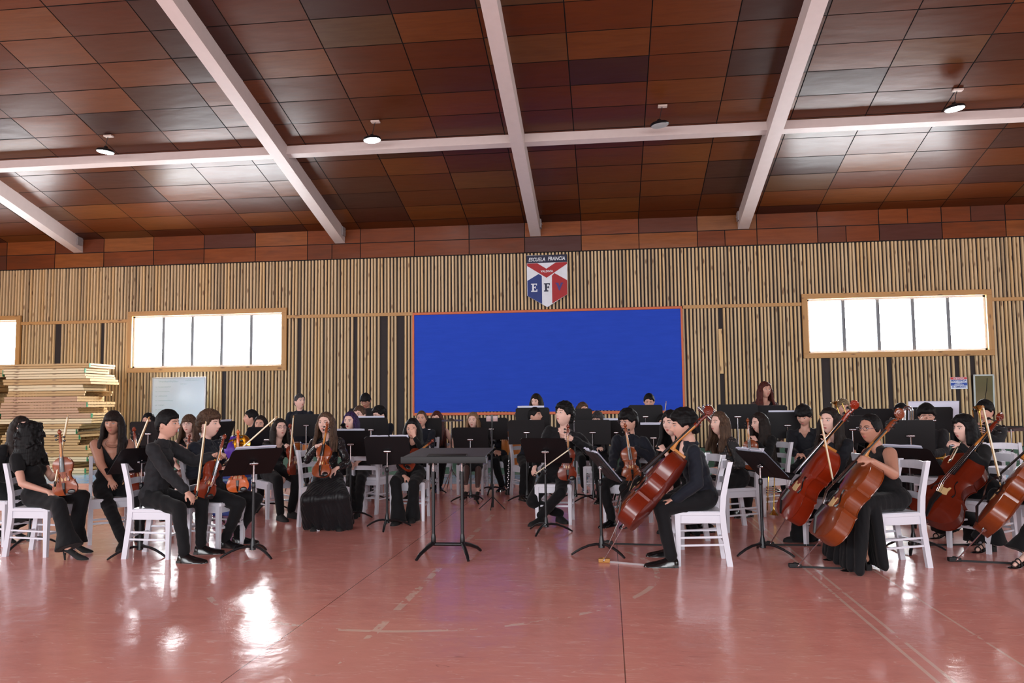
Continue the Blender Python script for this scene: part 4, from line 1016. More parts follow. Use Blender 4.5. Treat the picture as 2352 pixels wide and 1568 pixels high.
            g.cone(kk_ + V((0, .10, -.03)), .05, ab, .035, 10)
        bme = remesh(g, 'skirt', .010, 2); nmb = 'long_skirt'; c = coords(bme); c[:, 2] = np.maximum(c[:, 2], .006); bme.vertices.foreach_set('co', c.ravel())
    elif bottom == 'short':
        g.ell(H + V((0, .0, .01)), (.185 * sk, .14 * sk, .12 * sk)); n = 5
        for i in range(n):
            t_ = i / (n - 1); g.cone(legs[1][0].lerp(legs[-1][0], t_), .088, legs[1][1].lerp(legs[-1][1], t_) * .86 + legs[1][0].lerp(legs[-1][0], t_) * .14, .066, 10)
        bme = remesh(g, 'skirt', .010, 2); nmb = 'skirt'
        for sd in (1, -1):
            hj, kn, an, fd = legs[sd]; gt = G(); gt.cone(hj.lerp(kn, .7), .056 * sk, kn, .053 * sk); gt.cone(kn, .055 * sk, kn.lerp(an, .35), .054 * sk); gt.cone(kn.lerp(an, .35), .054 * sk, an, .036 * sk); m_ = remesh(gt, 'tights', .008, 1); m_.materials.append(TIGHT if bottom == 'short' else CL['knit']); link('stocking', m_, root)
    wrinkle(bme, .0045 if bottom != 'skirt' else (.009 if top == 'sequin' else .004), 18 if bottom != 'skirt' else 34, int(hd[0] * 3), 1.3 if bottom != 'skirt' else .08); bme.materials.append(CL['satin' if (bottom == 'skirt' and top in ('sequin',)) else 'trouser']); link(nmb, bme, root)
    # ---- shoes
    for sd in (1, -1):
        hj, kn, an, fd = legs[sd]; g = G(); z0 = 0.
        Rf = Matrix.Rotation(fd, 3, 'Z'); O = V((an.x, an.y, 0))
        def sec(y, w_, zb, h): return [O + Rf @ V((w_ * math.cos(a_) * (1 if math.sin(a_) > 0 else 1), y, zb + (h * math.sin(a_) if math.sin(a_) > 0 else 0))) for a_ in [2 * pi * q / 12 for q in range(12)]]
        if shoe == 'sandal': prof = [(.045, .012, .05, .008), (.03, .028, .048, .010), (-.03, .030, .040, .010), (-.09, .034, .014, .010), (-.13, .039, .004, .010), (-.175, .034, .002, .010), (-.205, .016, .002, .008)]
        elif shoe == 'heel': prof = [(.045, .012, .085, .03), (.03, .030, .083, .045), (-.03, .031, .065, .04), (-.09, .036, .03, .04), (-.13, .041, .012, .04), (-.175, .036, .008, .03), (-.205, .018, .008, .018), (-.212, .004, .01, .008)]
        elif shoe == 'sneak': prof = [(.062, .012, .0, .05), (.05, .036, .0, .085), (-.0, .040, .0, .09), (-.06, .042, .0, .08), (-.11, .047, .0, .06), (-.17, .045, .0, .05), (-.205, .028, .0, .035), (-.215, .006, .0, .02)]
        else: prof = [(.062, .010, .0, .05), (.052, .030, .0, .078), (.01, .036, .0, .092), (-.03, .037, .0, .088), (-.07, .040, .0, .066), (-.12, .045, .0, .052), (-.17, .042, .0, .042), (-.21, .027, .002, .03), (-.225, .008, .004, .016)]
        vs = []
        for p in prof: vs += sec(*p)
        n = len(prof); g.add(vs, [(12 * i + q, 12 * i + (q + 1) % 12, 12 * i + 12 + (q + 1) % 12, 12 * i + 12 + q) for i in range(n - 1) for q in range(12)] + [tuple(range(11, -1, -1)), tuple(range(12 * n - 12, 12 * n))])
        so = g.obj('shoe', SUE if shoe in ('heel', 'sneak') else LEA, root, ang=75)
        g = G()
        if shoe == 'sandal':
            g.prism([(O + Rf @ V((x, y, 0)))[:2] for x, y in ((-.024, .05), (-.026, .0), (.026, .0), (.024, .05))], 0, .052); g.obj('heel', SUE, so)
            for y_, z_, w_ in ((-.135, .052, .036), (-.10, .070, .033), (-.0, .118, .033)):
                g = G(); g.tube([O + Rf @ V((w_ * math.cos(a_), y_, .012 + (z_ - .012) * math.sin(a_))) for a_ in [pi * q / 8 for q in range(9)]], .0055, 6); g.obj('strap', SUE, so)
        elif shoe == 'heel': g.tube([O + Rf @ V((0, .035, .09)), O + Rf @ V((0, .035, .04)), O + Rf @ V((0, .03, .0))], [.020, .010, .008], 8); g.obj('heel', SUE, so)
        elif shoe == 'dress':
            g.prism([(O + Rf @ V((x, y, 0)))[:2] for x, y in ((-.032, .06), (-.034, .0), (.034, .0), (.032, .06))], 0, .022); g.prism([(O + Rf @ V((x, y, 0)))[:2] for x, y in ((-.036, .0), (-.044, -.12), (-.038, -.19), (0, -.228), (.038, -.19), (.044, -.12), (.036, .0))], 0, .008); g.obj('sole', M('shoe_sole', (20, 18, 18), .5), so, smooth=False)
    if glasses:
        g = G()
        for q in (-1, 1):
            c_ = Hd + R @ V((q * .031 * k, -.100 * k, .009)); g.tube([c_ + R @ V((.022 * math.cos(a_), -.002, .017 * math.sin(a_))) for a_ in [2 * pi * i / 16 for i in range(16)]], .0016, 5, closed=True)
            g.tube([Hd + R @ V((q * .053 * k, -.100 * k, .013)), Hd + R @ V((q * .074 * k, -.085 * k, .014)), Hd + R @ V((q * .082 * k, .005, .008))], .0015, 5)
        g.tube([Hd + R @ V((-.009, -.102 * k, .012)), Hd + R @ V((0, -.106 * k, .014)), Hd + R @ V((.009, -.102 * k, .012))], .0015, 5); g.obj('glasses', M('thin_metal_frame', (96, 84, 92), .3, .6), root)
    if neckl:
        g = G(); g.tube([NB + B @ V((.062 * math.sin(a_) * 1.1, -.055 - .055 * math.cos(a_) * .6, -.01 - .045 * (1 + math.cos(a_)))) for a_ in [-2.4 + .3 * i for i in range(17)]], .0018, 5); g.obj('necklace', CHR, root)
    if not stand and seated:
        cy = math.radians(yaw if cyaw is None else cyaw); off = Matrix.Rotation(cy, 3, 'Z') @ V((chair_off[0], chair_off[1] - .03, 0))
        chair(hw.x + off.x, hw.y + off.y, cy, chairlab or ('white ladder-back chair under the ' + name_))
    return dict(M=Mw, H=H, head=Hd, R=R, arms=arms, legs=legs, hw=hw)
# ================================================================ THE ORCHESTRA
def P(short, desc, hd, hip, yaw, **k):
    k.setdefault('vox', .0068 if hip[1] > 1190 or (hip[1] < 100 and hip[1] < 9) else .0085)
    return person(short, desc, hd, hip, yaw, chairlab=k.pop('cl', None), **k)
def vio(parts, a, Y, b, facing, label, near=True, tip=0.):
    p0 = at(a[0], a[1], Y); p1 = solveY(b[0], b[1], p0, .585, near); f = face(facing) + V((0, 0, tip))
    return fid('violin', parts, p0, p1, f, label, 'violins of the orchestra')
def bw(a, Y, b, label, near=True, facing=(0, -1, 0), L=.73):
    p0 = at(a[0], a[1], Y); return bow(p0, solveY(b[0], b[1], p0, L, near), label, facing)
# --- front row, left
A2 = P('curly-haired violinist', 'seated person with curly black hair turned away, black short-sleeved blouse, flared trousers and heels', (70, 1000), (88, 1270), 90, hy=166, hp=4, female=True, hair='black', cut='curly', thick=.02, top='knit', sleeve='short', vneck=.16, bottom='flare', flare=.105, shoe='heel', rh=(108, 1128, -.18), lh=(133, 1082, -.02), rc=.9, hang=.06, lf=(182, 1270, 0), rf=(172, 1286, -4), cl='white ladder-back chair of the curly-haired person at far left')
vio(VIO, (152, 1137), 6.93, (138, 992), 20, 'orange-brown violin stood upright on the lap of the curly-haired person', False, .1)
bw((126, 1124), 6.82, (158, 955), 'pale bow held upright by the curly-haired person at far left', False)
A1 = P('long-haired person at the left frame edge', 'seated person with straight dark hair half hidden behind the curly-haired person', (48, 985), (16, 7.75), 75, hy=62, female=True, hair='dark', cut='long', fringe='open', top='knit', hang=.10, tone='l', bottom='trouser', shoe='heel', rh=(45, 1110, -.1), lh=(60, 1100, 0), lf=(40, 1238), rf=(18, 1246), cl='white ladder-back chair at the left frame edge, cut off by it')
A3 = P('person with bangs in a sleeveless vest', 'seated person with long dark hair and bangs, sleeveless black vest, hands on lap', (260, 972), (250, 1240), 38, hy=14, hp=6, female=True, tone='d', hair='dark', cut='long', fringe='bangs', hang=.16, top='knit', sleeve='none', vneck=.30, bulk=1.12, armk=1.3, rh=(258, 1112, -.30), lh=(300, 1100, -.25), bottom='trouser', shoe='sneak', lf=(322, 1245, 10), rf=(282, 1262, -10), neckl=True, re=(-1, .2, -.6), cl='white ladder-back chair under the person in the sleeveless vest')
vio(VIO2, (318, 1125), 7.35, (306, 985), 60, 'violin half hidden behind the stand of the person with bangs', False)
bw((282, 1112), 7.15, (344, 958), 'bow slanting up beside the person in the sleeveless vest')
A4 = P('man in a charcoal shirt', 'seated young man in charcoal shirt facing right, hand on thigh, front of left rows', (385, 975), (358, 1275), 92, hy=88, hr=0, tone='m', hair='black', cut='short', thick=.017, fringe='side', top='charc', rh=(432, 1134, -.16), lh=(488, 1047, .13), rc=.7, lc=1.2, lf=(478, 1272, 8), rf=(440, 1292, -4), dy=0., cl='white ladder-back chair under the man in the charcoal shirt')
vio(VIO2, (466, 1143), 7.12, (514, 1000), 62, 'red-brown violin held at arm length by the man in charcoal shirt', False)
bw((452, 1146), 6.88, (474, 970), 'bow held upright on the thigh of the man in charcoal shirt', False)
A5 = P('young man with wavy brown hair', 'seated pale young man with wavy brown hair in black shirt, facing right', (480, 975), (486, 7.65), 80, hy=84, tone='l', hair='brown', cut='mop', thick=.028, fringe='side', top='blue', rh=(500, 1078, -.18), lh=(512, 1052, .06), rc=1.0, lc=1.3, lf=(560, 1248, 10), rf=(532, 1258, 0), cl='white ladder-back chair under the brown-haired young man, mostly hidden')
vio(VIO3, (546, 1130), 7.55, (547, 988), 22, 'bright orange violin stood on the thigh of the brown-haired young man', False)
bw((512, 1068), 7.4, (637, 957), 'bow pointing up right from the hand of the brown-haired young man')
A6 = P('person with glasses and bare shoulders', 'seated person with glasses, bangs and bare shoulders behind the two front men', (434, 975), (436, 9.9), 12, hy=8, female=True, tone='l', hair='brown', cut='long', fringe='bangs', hang=.06, top='knit', sleeve='none', vneck=.2, glasses=True, lh=(425, 1030, -.2), rh=(415, 1080, -.2), lc=1.2, cl='white ladder-back chair under the bare-shouldered person with glasses')
vio(VIO2, (420, 1108), 9.6, (441, 970), 10, 'red violin held up to the face of the bare-shouldered person with glasses')
A7 = P('person peeking over a stand below the whiteboard', 'seated person peeking over a music stand below the whiteboard', (341, 968), (341, 11.5), 5, female=True, tone='m', hair='black', cut='bob', fringe='side', top='knit', cl='white ladder-back chair behind the stand below the whiteboard')
A8 = P('young man looking left by the purple bag', 'seated young man with short black hair looking left near the purple bag', (577, 960), (588, 12.6), -40, hy=-62, hp=-5, tone='m', hair='black', cut='short', fringe='side', top='blue', cl='white ladder-back chair under the young man looking left')
A9 = P('person with a centre parting staring ahead', 'seated person with long dark hair staring ahead over a stand, red lips', (598, 975), (592, 11.2), 12, hy=8, hr=4, female=True, tone='m', hair='dark', cut='long', fringe='open', hang=.18, top='knit', lips=True, cl='white ladder-back chair behind the stand of the red-lipped person')
A10 = P('violinist with glasses and a bracelet', 'seated person with glasses, dark hair and bracelet holding violin and bow, feet crossed', (643, 985), (628, 9.75), 50, hy=42, hp=-8, female=True, tone='l', hair='dark', cut='long', fringe='open', hang=.14, top='lace', sleeve='threeq', vneck=.16, bottom='trouser', glasses=True, neckl=True, rh=(640, 1093, -.2), lh=(664, 1028, -.25), rc=1.2, lc=1.5, shoe='sneak', lf=(676, 1190), rf=(650, 1196), re=(-.6, .3, -1), cl='white ladder-back chair under the violinist with bracelet')
vio(VIO2, (676, 1090), 9.3, (664, 978), 75, 'violin held upright by the person with glasses and bracelet', False)
bw((664, 1092), 9.25, (675, 955), 'bow held upright by the person with glasses and bracelet')
A11 = P('drummer', 'standing man with short dark hair behind drums, looking right', (688, 922), (690, 13.2), 5, hy=52, hp=-6, stand=True, tone='l', hair='grey', cut='short', thick=.01, fringe='side', top='blue', bulk=1.1)
A12 = P('violinist in sequins', 'seated violinist with long brown hair, sequined top and long satin skirt', (748, 973), (752, 1212), 4, shoe='sneak', hy=-2, hp=-3, female=True, tone='l', hair='brown', cut='long', fringe='open', hang=.15, top='sequin', bottom='skirt', rh=(727, 1024, -.28), lh=(775, 1074, -.26), rc=1.4, lc=.7, ro=(.9, -.2, .35), lo=(-.8, -.3, -.6), lf=(782, 1216), rf=(730, 1216), spread=1.1, cyaw=52, chair_off=(0, .12), cl='white ladder-back chair under the violinist in sequins')
vio(VIO, (737, 1096), 8.3, (753, 975), -6, 'orange-brown violin held upright by the person in sequins', False, .1)
A13 = P('purple-haired clarinettist', 'seated person with short purple-tinted hair and red lips, sleeveless top', (805, 968), (822, 10.3), -8, hy=-8, female=True, tone='l', hair='purple', cut='bob', fringe='open', top='knit', sleeve='none', lips=True, lh=(822, 1060, -.25), rh=(800, 1060, -.3), lf=(818, 1190), rf=(800, 1192), shoe='heel', re=(-1, 0, -.5), le=(1, 0, -.6), cl='white ladder-back chair under the purple-haired person')
A14 = P('man with glasses behind the purple-haired person', 'seated man with thin glasses and short hair behind the purple-haired person', (826, 953), (838, 11.5), -10, hy=-12, tone='l', hair='brown', cut='short', thick=.012, fringe='side', top='shirt', glasses=True, cl='white ladder-back chair under the man with thin glasses')
A15 = P('man looking down in the back row', 'person with glasses looking down, standing in the back left of the blue board', (840, 920), (845, 13.6), 0, hp=28, stand=True, tone='d', hair='black', cut='short', thick=.014, fringe='bangs', top='shirt', glasses=True)
A16 = P('young man with a curly fringe', 'seated young man with curly fringe and glasses behind a stand, facing left', (872, 952), (890, 12.2), -30, hy=-38, hp=14, tone='l', hair='black', cut='mop', thick=.02, fringe='side', top='blue', glasses=True, cl='white ladder-back chair under the young man with curly fringe')
A17 = P('person hiding their face', 'seated person covering the face with one hand, long black hair', (948, 985), (945, 1190), 2, hy=0, hp=10, female=True, tone='m', hair='black', cut='long', fringe='open', hang=.20, top='knit', bottom='flare', flare=.085, lh=(952, 1003, -.26), rh=(928, 1093, -.30), lc=.25, rc=.9, lo=(-.30, -.08, 1), ln=(.1, 1, .15), le=(.5, -.6, -1), ro=(.8, -.2, -.5), lf=(945, 1198), rf=(912, 1204), shoe='sneak', cl='white ladder-back chair under the person covering the face')
vio(VIO2, (924, 1072), 9.05, (992, 1014), 20, 'violin lying across the lap of the person covering the face', False, .5)
A18 = P('person with tied-back hair', 'seated person with tied-back hair, dark shirt, behind the face-covering person', (968, 962), (974, 12.0), 0, hy=4, tone='m', hair='brown', cut='short', thick=.008, fringe='open', female=True, top='blue', cl='white ladder-back chair under the person with tied-back hair')
A19 = P('person in a sleeveless top by the cymbal', 'seated person with sleeveless black top and bare arm beside the cymbal', (1003, 962), (1010, 13.0), 10, hy=-6, female=True, tone='l', hair='red', cut='bob', fringe='side', top='knit', sleeve='none', lh=(1020, 1040, -.2), le=(1, 0, -.5), lf=(1010, 1125), rf=(1000, 1130), cl='white ladder-back chair under the person by the cymbal')
A20 = P('person with long light-brown hair', 'seated person with long light-brown hair and sheer tights behind a stand', (1087, 966), (1088, 12.3), -4, hy=-6, female=True, tone='l', hair='lbrown', cut='long', fringe='open', hang=.12, top='knit', bottom='short', lh=(1106, 1036, -.3), rh=(1072, 1036, -.3), lf=(1094, 1148), rf=(1066, 1150), shoe='heel', cl='white ladder-back chair under the person with light-brown hair')
A21 = P('clarinettist hidden by a stand', 'seated person with face hidden by stands, holding a clarinet across', (1143, 985), (1150, 12.9), -6, hy=-10, tone='m', hair='dark', cut='short', top='blue', lh=(1150, 1038, -.28), rh=(1138, 1042, -.3), lf=(1166, 1132), rf=(1150, 1128), sz=.9, cl='white ladder-back chair under the clarinettist hidden by stands')
A22 = P('person with hand at the mouth in front of the board', 'standing person with long dark hair, hand at mouth, against the blue board', (1232, 922), (1232, 13.4), -12, hy=-20, hp=10, stand=True, female=True, tone='l', hair='dark', cut='long', fringe='side', hang=.2, top='knit', sleeve='sheer', rh=(1216, 940, -.2), re=(-1, .2, -.4), ro=(.7, -.1, .4), rc=1.0)
A23 = P('young man in profile behind a stand', 'seated young man in profile facing right behind a music stand', (1228, 955), (1214, 12.0), 40, hy=68, hp=-4, tone='m', hair='black', cut='short', thick=.012, fringe='side', top='blue', lf=(1222, 1150), rf=(1206, 1150), cl='white ladder-back chair under the young man in profile')
A24b = P('person with brown hair behind the tousled violinist', 'person with brown hair mostly hidden behind the tousled-haired violinist', (1338, 942), (1340, 13.0), 20, hy=30, female=True, tone='m', hair='brown', cut='bob', top='knit', cl='white ladder-back chair behind the tousled-haired violinist')
A24 = P('violinist with tousled black hair', 'seated violinist with tousled black hair looking up left, ankles crossed', (1296, 953), (1278, 1198), -4, hy=-42, hp=-14, tone='l', hair='black', cut='mop', thick=.034, fringe='side', top='shirt', vneck=.12, bulk=1.1, lh=(1318, 1008, -.28), rh=(1226, 1077, -.30), lc=1.5, rc=1.1, lo=(-1, -.1, .1), ln=(0, -.1, 0), le=(1, .2, -.9), lf=(1240, 1206, -30), rf=(1284, 1200, 30), spread=6, shoe='sneak', re=(-1, .2, -.6), cl='white ladder-back chair under the tousled-haired violinist')
vio(VIO2, (1302, 1103), 8.8, (1304, 963), 12, 'dark red violin behind the stand of the tousled-haired violinist', False)
bw((1224, 1092), 8.85, (1310, 1030), 'bow in the lowered hand of the tousled-haired violinist')
A25 = P('person with blunt bangs', 'seated person with blunt bangs and grey-black hair peering over a stand', (1373, 965), (1381, 11.9), -10, hy=-20, female=True, tone='l', hair='grey', cut='bob', fringe='bangs', top='blue', lh=(1408, 1046, -.25), rh=(1372, 1030, -.3), lf=(1400, 1155), rf=(1380, 1160), lc=.4, lo=(.3, -.2, -1), cl='white ladder-back chair under the person with blunt bangs')
A26 = P('violinist with glasses and a bowl haircut', 'seated violinist with glasses and thick straight fringe facing left', (1443, 968), (1446, 1202), -28, hy=-42, hp=6, tone='m', hair='black', cut='short', thick=.028, fringe='bangs', top='blue', glasses=True, lh=(1458, 1030, -.2), rh=(1406, 1078, -.3), lc=1.4, rc=1.0, lo=(-1, -.2, .1), ln=(0, -.3, -.6), le=(1, .1, -.9), lf=(1440, 1210, 0), rf=(1398, 1210, -10), cl='white ladder-back chair under the violinist with thick fringe')
vio(VIO, (1452, 1103), 8.7, (1434, 967), 14, 'orange violin held upright by the violinist with glasses and thick fringe', False, .1)
A27 = P('man looking down before the board', 'person looking down over a stand at the right end of the blue board', (1491, 922), (1495, 13.4), -4, hp=16, stand=True, tone='m', hair='black', cut='short', thick=.013, fringe='side', top='blue')
A28 = P('person with glasses behind a raised fist', 'person with glasses partly hidden behind the pale cellist', (1524, 972), (1530, 12.0), 0, tone='m', hair='black', cut='short', glasses=True, top='shirt', rh=(1519, 988, -.28), rc=1.1, re=(-1, 0, -.6), cl='white ladder-back chair behind the pale cellist')
bw((1521, 985), 11.72, (1530, 922), 'bow rising behind the head of the pale cellist')
# --- front row, right
A29 = P('pale cellist resting cheek on hand', 'seated pale long-haired cellist resting the cheek on one hand', (1543, 973), (1598, 8.0), -72, hy=-38, hr=-6, female=True, tone='l', hair='black', cut='long', fringe='side', hang=.12, top='knit', sleeve='none', rh=(1531, 1040, .15), lh=(1528, 1038, -.05), rc=.8, lc=.9, ro=(.1, 0, 1), lf=(1556, 1235), rf=(1540, 1225), bottom='skirt', shoe='sneak', re=(-.3, -.6, -1), cl='white ladder-back chair behind the front cellist, half hidden')
A30 = P('front cellist in profile', 'seated young man in dark shirt in profile facing left, hand on knee, nearest cello', (1572, 978), (1614, 1290), -90, hy=-84, hp=6, tone='m', hair='black', cut='short', thick=.032, fringe='side', top='blue', bulk=1.08, lh=(1547, 1148, -.22), rh=(1560, 1085, .22), lc=.25, lo=(-1, 0, -.12), ln=(0, 0, -1), lf=(1522, 1302, 0), rf=(1524, 1278, 0), le=(.4, .9, -.7), cl='white ladder-back chair under the front cellist in profile')
A31 = P('person in a lace top', 'seated person with long brown hair in a black lace top facing left', (1652, 973), (1692, 9.0), -68, hy=-55, hp=-6, female=True, tone='l', hair='brown', cut='long', fringe='open', hang=.12, top='lace', lh=(1650, 1075, -.2), rh=(1645, 1080, .1), neckl=True, cl='white ladder-back chair under the person in a lace top')
A32 = P('long-haired person facing left', 'seated person with very long dark hair in profile, hand on a violin', (1745, 972), (1766, 10.2), -62, hy=-66, hp=4, female=True, tone='l', hair='dark', cut='long', fringe='open', hang=.34, top='knit', lh=(1738, 1014, -.15), rh=(1730, 1030, .05), lc=1.1, le=(.8, .3, -.9), cl='white ladder-back chair under the person with very long dark hair')
vio(VIO, (1730, 1078), 9.9, (1717, 952), -30, 'violin held upright by the person with very long dark hair', False)
A33 = P('person standing by the wall', 'standing person with very long reddish hair against the slatted wall', (1757, 896), (1762, 12.6), 8, hy=18, hp=-2, stand=True, female=True, tone='m', hair='red', cut='long', fringe='side', hang=.40, top='knit', sleeve='sheer', vneck=.12)
A34 = P('young man in a suit jacket', 'seated young man in dark suit jacket looking down, hands clasped', (1846, 955), (1862, 10.6), -18, hy=-28, hp=24, tone='m', hair='black', cut='short', thick=.026, fringe='bangs', top='suit', vneck=.12, lh=(1848, 1043, -.3), rh=(1828, 1042, -.32), lo=(-1, -.1, -.1), ro=(1, -.1, -.2), lf=(1830, 1180), rf=(1812, 1172), cl='white ladder-back chair under the young man in suit jacket')
A35 = P('horn player with fair highlights', 'seated young man with fair highlights beside a raised brass bell', (1935, 938), (1938, 12.2), 0, hy=6, tone='m', hair='blond', cut='mop', thick=.016, fringe='side', top='shirt', cl='white ladder-back chair under the young man with fair highlights')
A36 = P('long-haired cellist in a black blazer', 'seated cellist with long dark hair in black jacket, facing left, second cello', (1906, 968), (1926, 8.0), -52, hy=-44, hp=-2, female=True, tone='l', hair='dark', cut='long', fringe='open', hang=.22, top='suit', collar=False, vneck=.2, lh=(1905, 1020, -.1), rh=(1890, 1100, -.3), rc=1.0, bottom='flare', flare=.12, lf=(1870, 1240), rf=(1838, 1245, -30), shoe='sneak', spread=1.6, cl='white ladder-back chair under the long-haired cellist')
A37 = P('person behind the cello scroll', 'person with straight black hair hidden behind a cello scroll', (1972, 955), (1975, 12.4), 10, hy=20, female=True, tone='m', hair='black', cut='bob', fringe='side', top='knit', cl='white ladder-back chair behind the cello scroll')
A38 = P('cellist with glasses in a sleeveless dress', 'seated cellist with glasses and pulled-back hair in a long sleeveless dress', (2000, 985), (2052, 1296), -74, hy=-56, hp=2, female=True, tone='d', hair='black', cut='short', thick=.010, fringe='open', glasses=True, top='knit', sleeve='none', bulk=1.12, armk=1.3, bottom='skirt', lh=(2004, 1060, -.46), rh=(1950, 1120, .1), lc=1.1, lo=(-1, .15, .3), ln=(0, 1, -.5), le=(.5, .5, -1), lf=(1968, 1310, 0), rf=(1925, 1285, 0), shoe='sandal', spread=1.5, cl='white ladder-back chair under the cellist in sleeveless dress')
A39 = P('trombonist with short bangs', 'seated person with short bangs looking left behind a raised slide', (2070, 946), (2078, 12.5), -35, hy=-60, female=True, tone='l', hair='black', cut='bob', fringe='bangs', top='knit', cl='white ladder-back chair behind the raised trombone slide')
A40 = P('trumpeter with tinted glasses', 'seated person with black fringe and tinted glasses, fist at mouth, trumpet on lap', (2128, 955), (2143, 10.2), -22, hy=-18, hp=4, tone='m', hair='black', cut='short', thick=.026, fringe='bangs', top='charc', glasses=True, rh=(2112, 968, -.25), lh=(2140, 1040, -.3), rc=1.5, lc=1.0, ro=(.5, -.2, .6), re=(-1, -.2, -.6), bottom='trouser', lf=(2112, 1170), rf=(2094, 1165), cl='white ladder-back chair under the trumpeter with tinted glasses')
A41 = P('cellist resting chin on hand', 'seated cellist with dark hair in black knit, chin on hand over the cello', (2215, 985), (2262, 7.95), -58, hy=-66, hp=2, female=True, tone='l', hair='black', cut='long', fringe='side', hang=.02, thick=.022, top='knit', lh=(2206, 1022, -.20), rh=(2175, 1060, .1), lc=1.1, lo=(-.9, 0, .35), le=(.8, .3, -.8), bottom='flare', flare=.13, lf=(2240, 1250, 0), rf=(2165, 1236, -10), shoe='sandal', spread=1.8, cl='white ladder-back chair under the cellist resting chin on hand')
A42 = P('trumpeter by the mirror', 'seated person raising a brass instrument below the wall mirror', (2263, 945), (2270, 10.6), -30, hy=-48, hp=6, tone='m', hair='black', cut='short', thick=.022, fringe='bangs', top='charc', rh=(2245, 975, -.15), lh=(2250, 990, -.1), rc=1.2, lc=1.2, re=(-1, 0, -.6), le=(1, 0, -.6), cl='white ladder-back chair under the person below the mirror')
A43 = P('cellist cut off by the right frame edge', 'seated cellist in black cut off by the right frame edge', (2415, 985), (2440, 7.45), -62, hy=-60, female=True, tone='l', hair='dark', cut='long', top='knit', bottom='flare', flare=.13, lf=(2345, 1302, 0), rf=(2262, 1268, -6), rh=(2318, 1106, -.15), shoe='sandal', spread=1.6, cl='white ladder-back chair at the right frame edge under a cellist')
chair(*flY(2322, 9.6)[:2], math.radians(-15), 'empty white ladder-back chair near the right frame edge')
chair(*flY(2190, 10.2)[:2], math.radians(-30), 'white ladder-back chair seen between trumpeter and chin-resting cellist')
chair(*flY(855, 10.2)[:2], math.radians(170), 'white ladder-back chair seen under the stands near the purple-haired person')
# --- cellos
def cel(parts, a, Y, b, facing, label, near, tip):
    p0 = at(a[0], a[1], Y); p1 = solveY(b[0], b[1], p0, 1.20, near); r = thing('cello', label, 'cello', mw=axes(p0, p1, face(facing)), group='cellos of the orchestra')
    for nm, me in parts:
        o = link(nm, me, r)
        if nm == 'endpin':
            lt = r.matrix_world.inverted() @ fl(*tip, .03); o.matrix_local = frame_z(-lt).to_4x4() @ Matrix.Diagonal((1, 1, lt.length / .37, 1))
    return r
cel(CEL, (1434, 1206), 6.82, (1640, 955), -97, 'dark red cello leaning on the front cellist in profile', False, (1385, 1290))
cel(CEL3, (1428, 1182), 7.75, (1612, 985), -80, 'amber cello of the pale cellist behind the dark red cello', False, (1398, 1250))
cel(CEL2, (1806, 1190), 7.7, (1976, 938), -84, 'bright orange-red cello of the long-haired cellist in jacket', False, (1768, 1250))
cel(CEL3, (1885, 1240), 6.72, (2080, 962), -84, 'amber brown cello of the cellist with glasses in sleeveless dress', False, (1832, 1301))
cel(CEL, (2130, 1198), 7.6, (2300, 968), -52, 'deep red cello under the chin-resting cellist', False, (2104, 1251))
cel(CEL3, (2262, 1215), 7.0, (2438, 985), -92, 'dark amber cello cut off by the right frame edge', False, (2196, 1287))
bw((1914, 1112), 6.9, (1884, 962), 'long pale bow held between the two cellists on the right', True, (0, -1, 0), .70)
bw((2298, 1114), 7.1, (2256, 934), 'pale bow held upright by the rightmost cellist', False)
bw((2178, 1062), 7.4, (2206, 1010), 'bow tucked behind the arm of the chin-resting cellist', False)
# endpin anchors and straps
STRAP = M('black_strap', (18, 18, 20), .7); GSTR = M('grey_strap', (150, 140, 142), .7)
for a, b, lab, mt, hm in (((1396, 1250), (1520, 1253), 'thin black endpin strap on the floor left of the front cellist', STRAP, STRAP), ((1388, 1291), (1512, 1302), 'wooden endpin block with grey strap at the front cello', GSTR, M('block_wood', (166, 116, 52), .5)),
                          ((1765, 1252), (1885, 1254), 'black endpin strap beside the middle right stand', STRAP, STRAP), ((1826, 1303), (1935, 1307), 'black endpin strap in front of the sleeveless dress', STRAP, STRAP),
                          ((2100, 1253), (2255, 1252), 'black endpin strap below the deep red cello', STRAP, STRAP), ((2192, 1289), (2380, 1298), 'black endpin strap at the lower right corner', STRAP, STRAP)):
    p, q = fl(*a), fl(*b); g = G(); r = thing('endpin_anchor', lab, 'endpin anchor', loc=p, group='endpin anchors on the floor')
    g.bar(V((0, 0, .004)), q - p + V((0, 0, .004)), .004, .025, up=V((0, 0, 1))); g.obj('strap', mt, r, smooth=False)
    g = G(); g.box((0, 0, .018), (.10, .055, .034), bev=.008); g.lathe([(.014, .03), (.014, .042), (.005, .042)], 10); g.obj('block', hm, r, smooth=False)
# --- music stands
def MS(bx, by, piv, yaw, tilt, lab, **k):
    b = fl(bx, by) if by > 100 else flY(bx, by)
    if by < 100:
        v = RW @ (b - V((0, 0, EYE))); by = CY + FPX * v.y / v.z; bx = CX + FPX * v.x / v.z
    return music_stand((bx, by), piv, yaw, tilt, 'black music stand ' + lab, **k)
MS(62, 1256, 1078, 118, 40, 'with two pages at the left frame edge', pages=2, rot0=.2)
MS(318, 1276, 1056, 62, 46, 'in front of the person in the vest', rot0=.5)
MS(578, 1276, 1060, 52, 44, 'nearest stand right of the brown-haired young man', rot0=.3, pages=1)
MS(338, 10.7, 995, 8, 15, 'below the whiteboard', rot0=1.)
MS(502, 8.9, 1000, 88, 20, 'with a page beside the purple bag', pages=1)
MS(612, 10.3, 1008, 10, 20, 'in front of the red-lipped person')
MS(806, 9.5, 1018, -3, 25, 'in front of the purple-haired person', pages=1, rot0=.4)
MS(703, 12.2, 976, 3, 10, 'of the drummer')
MS(890, 1212, 1034, 3, 24, 'with music before the face-covering person', pages=2, rot0=.25)
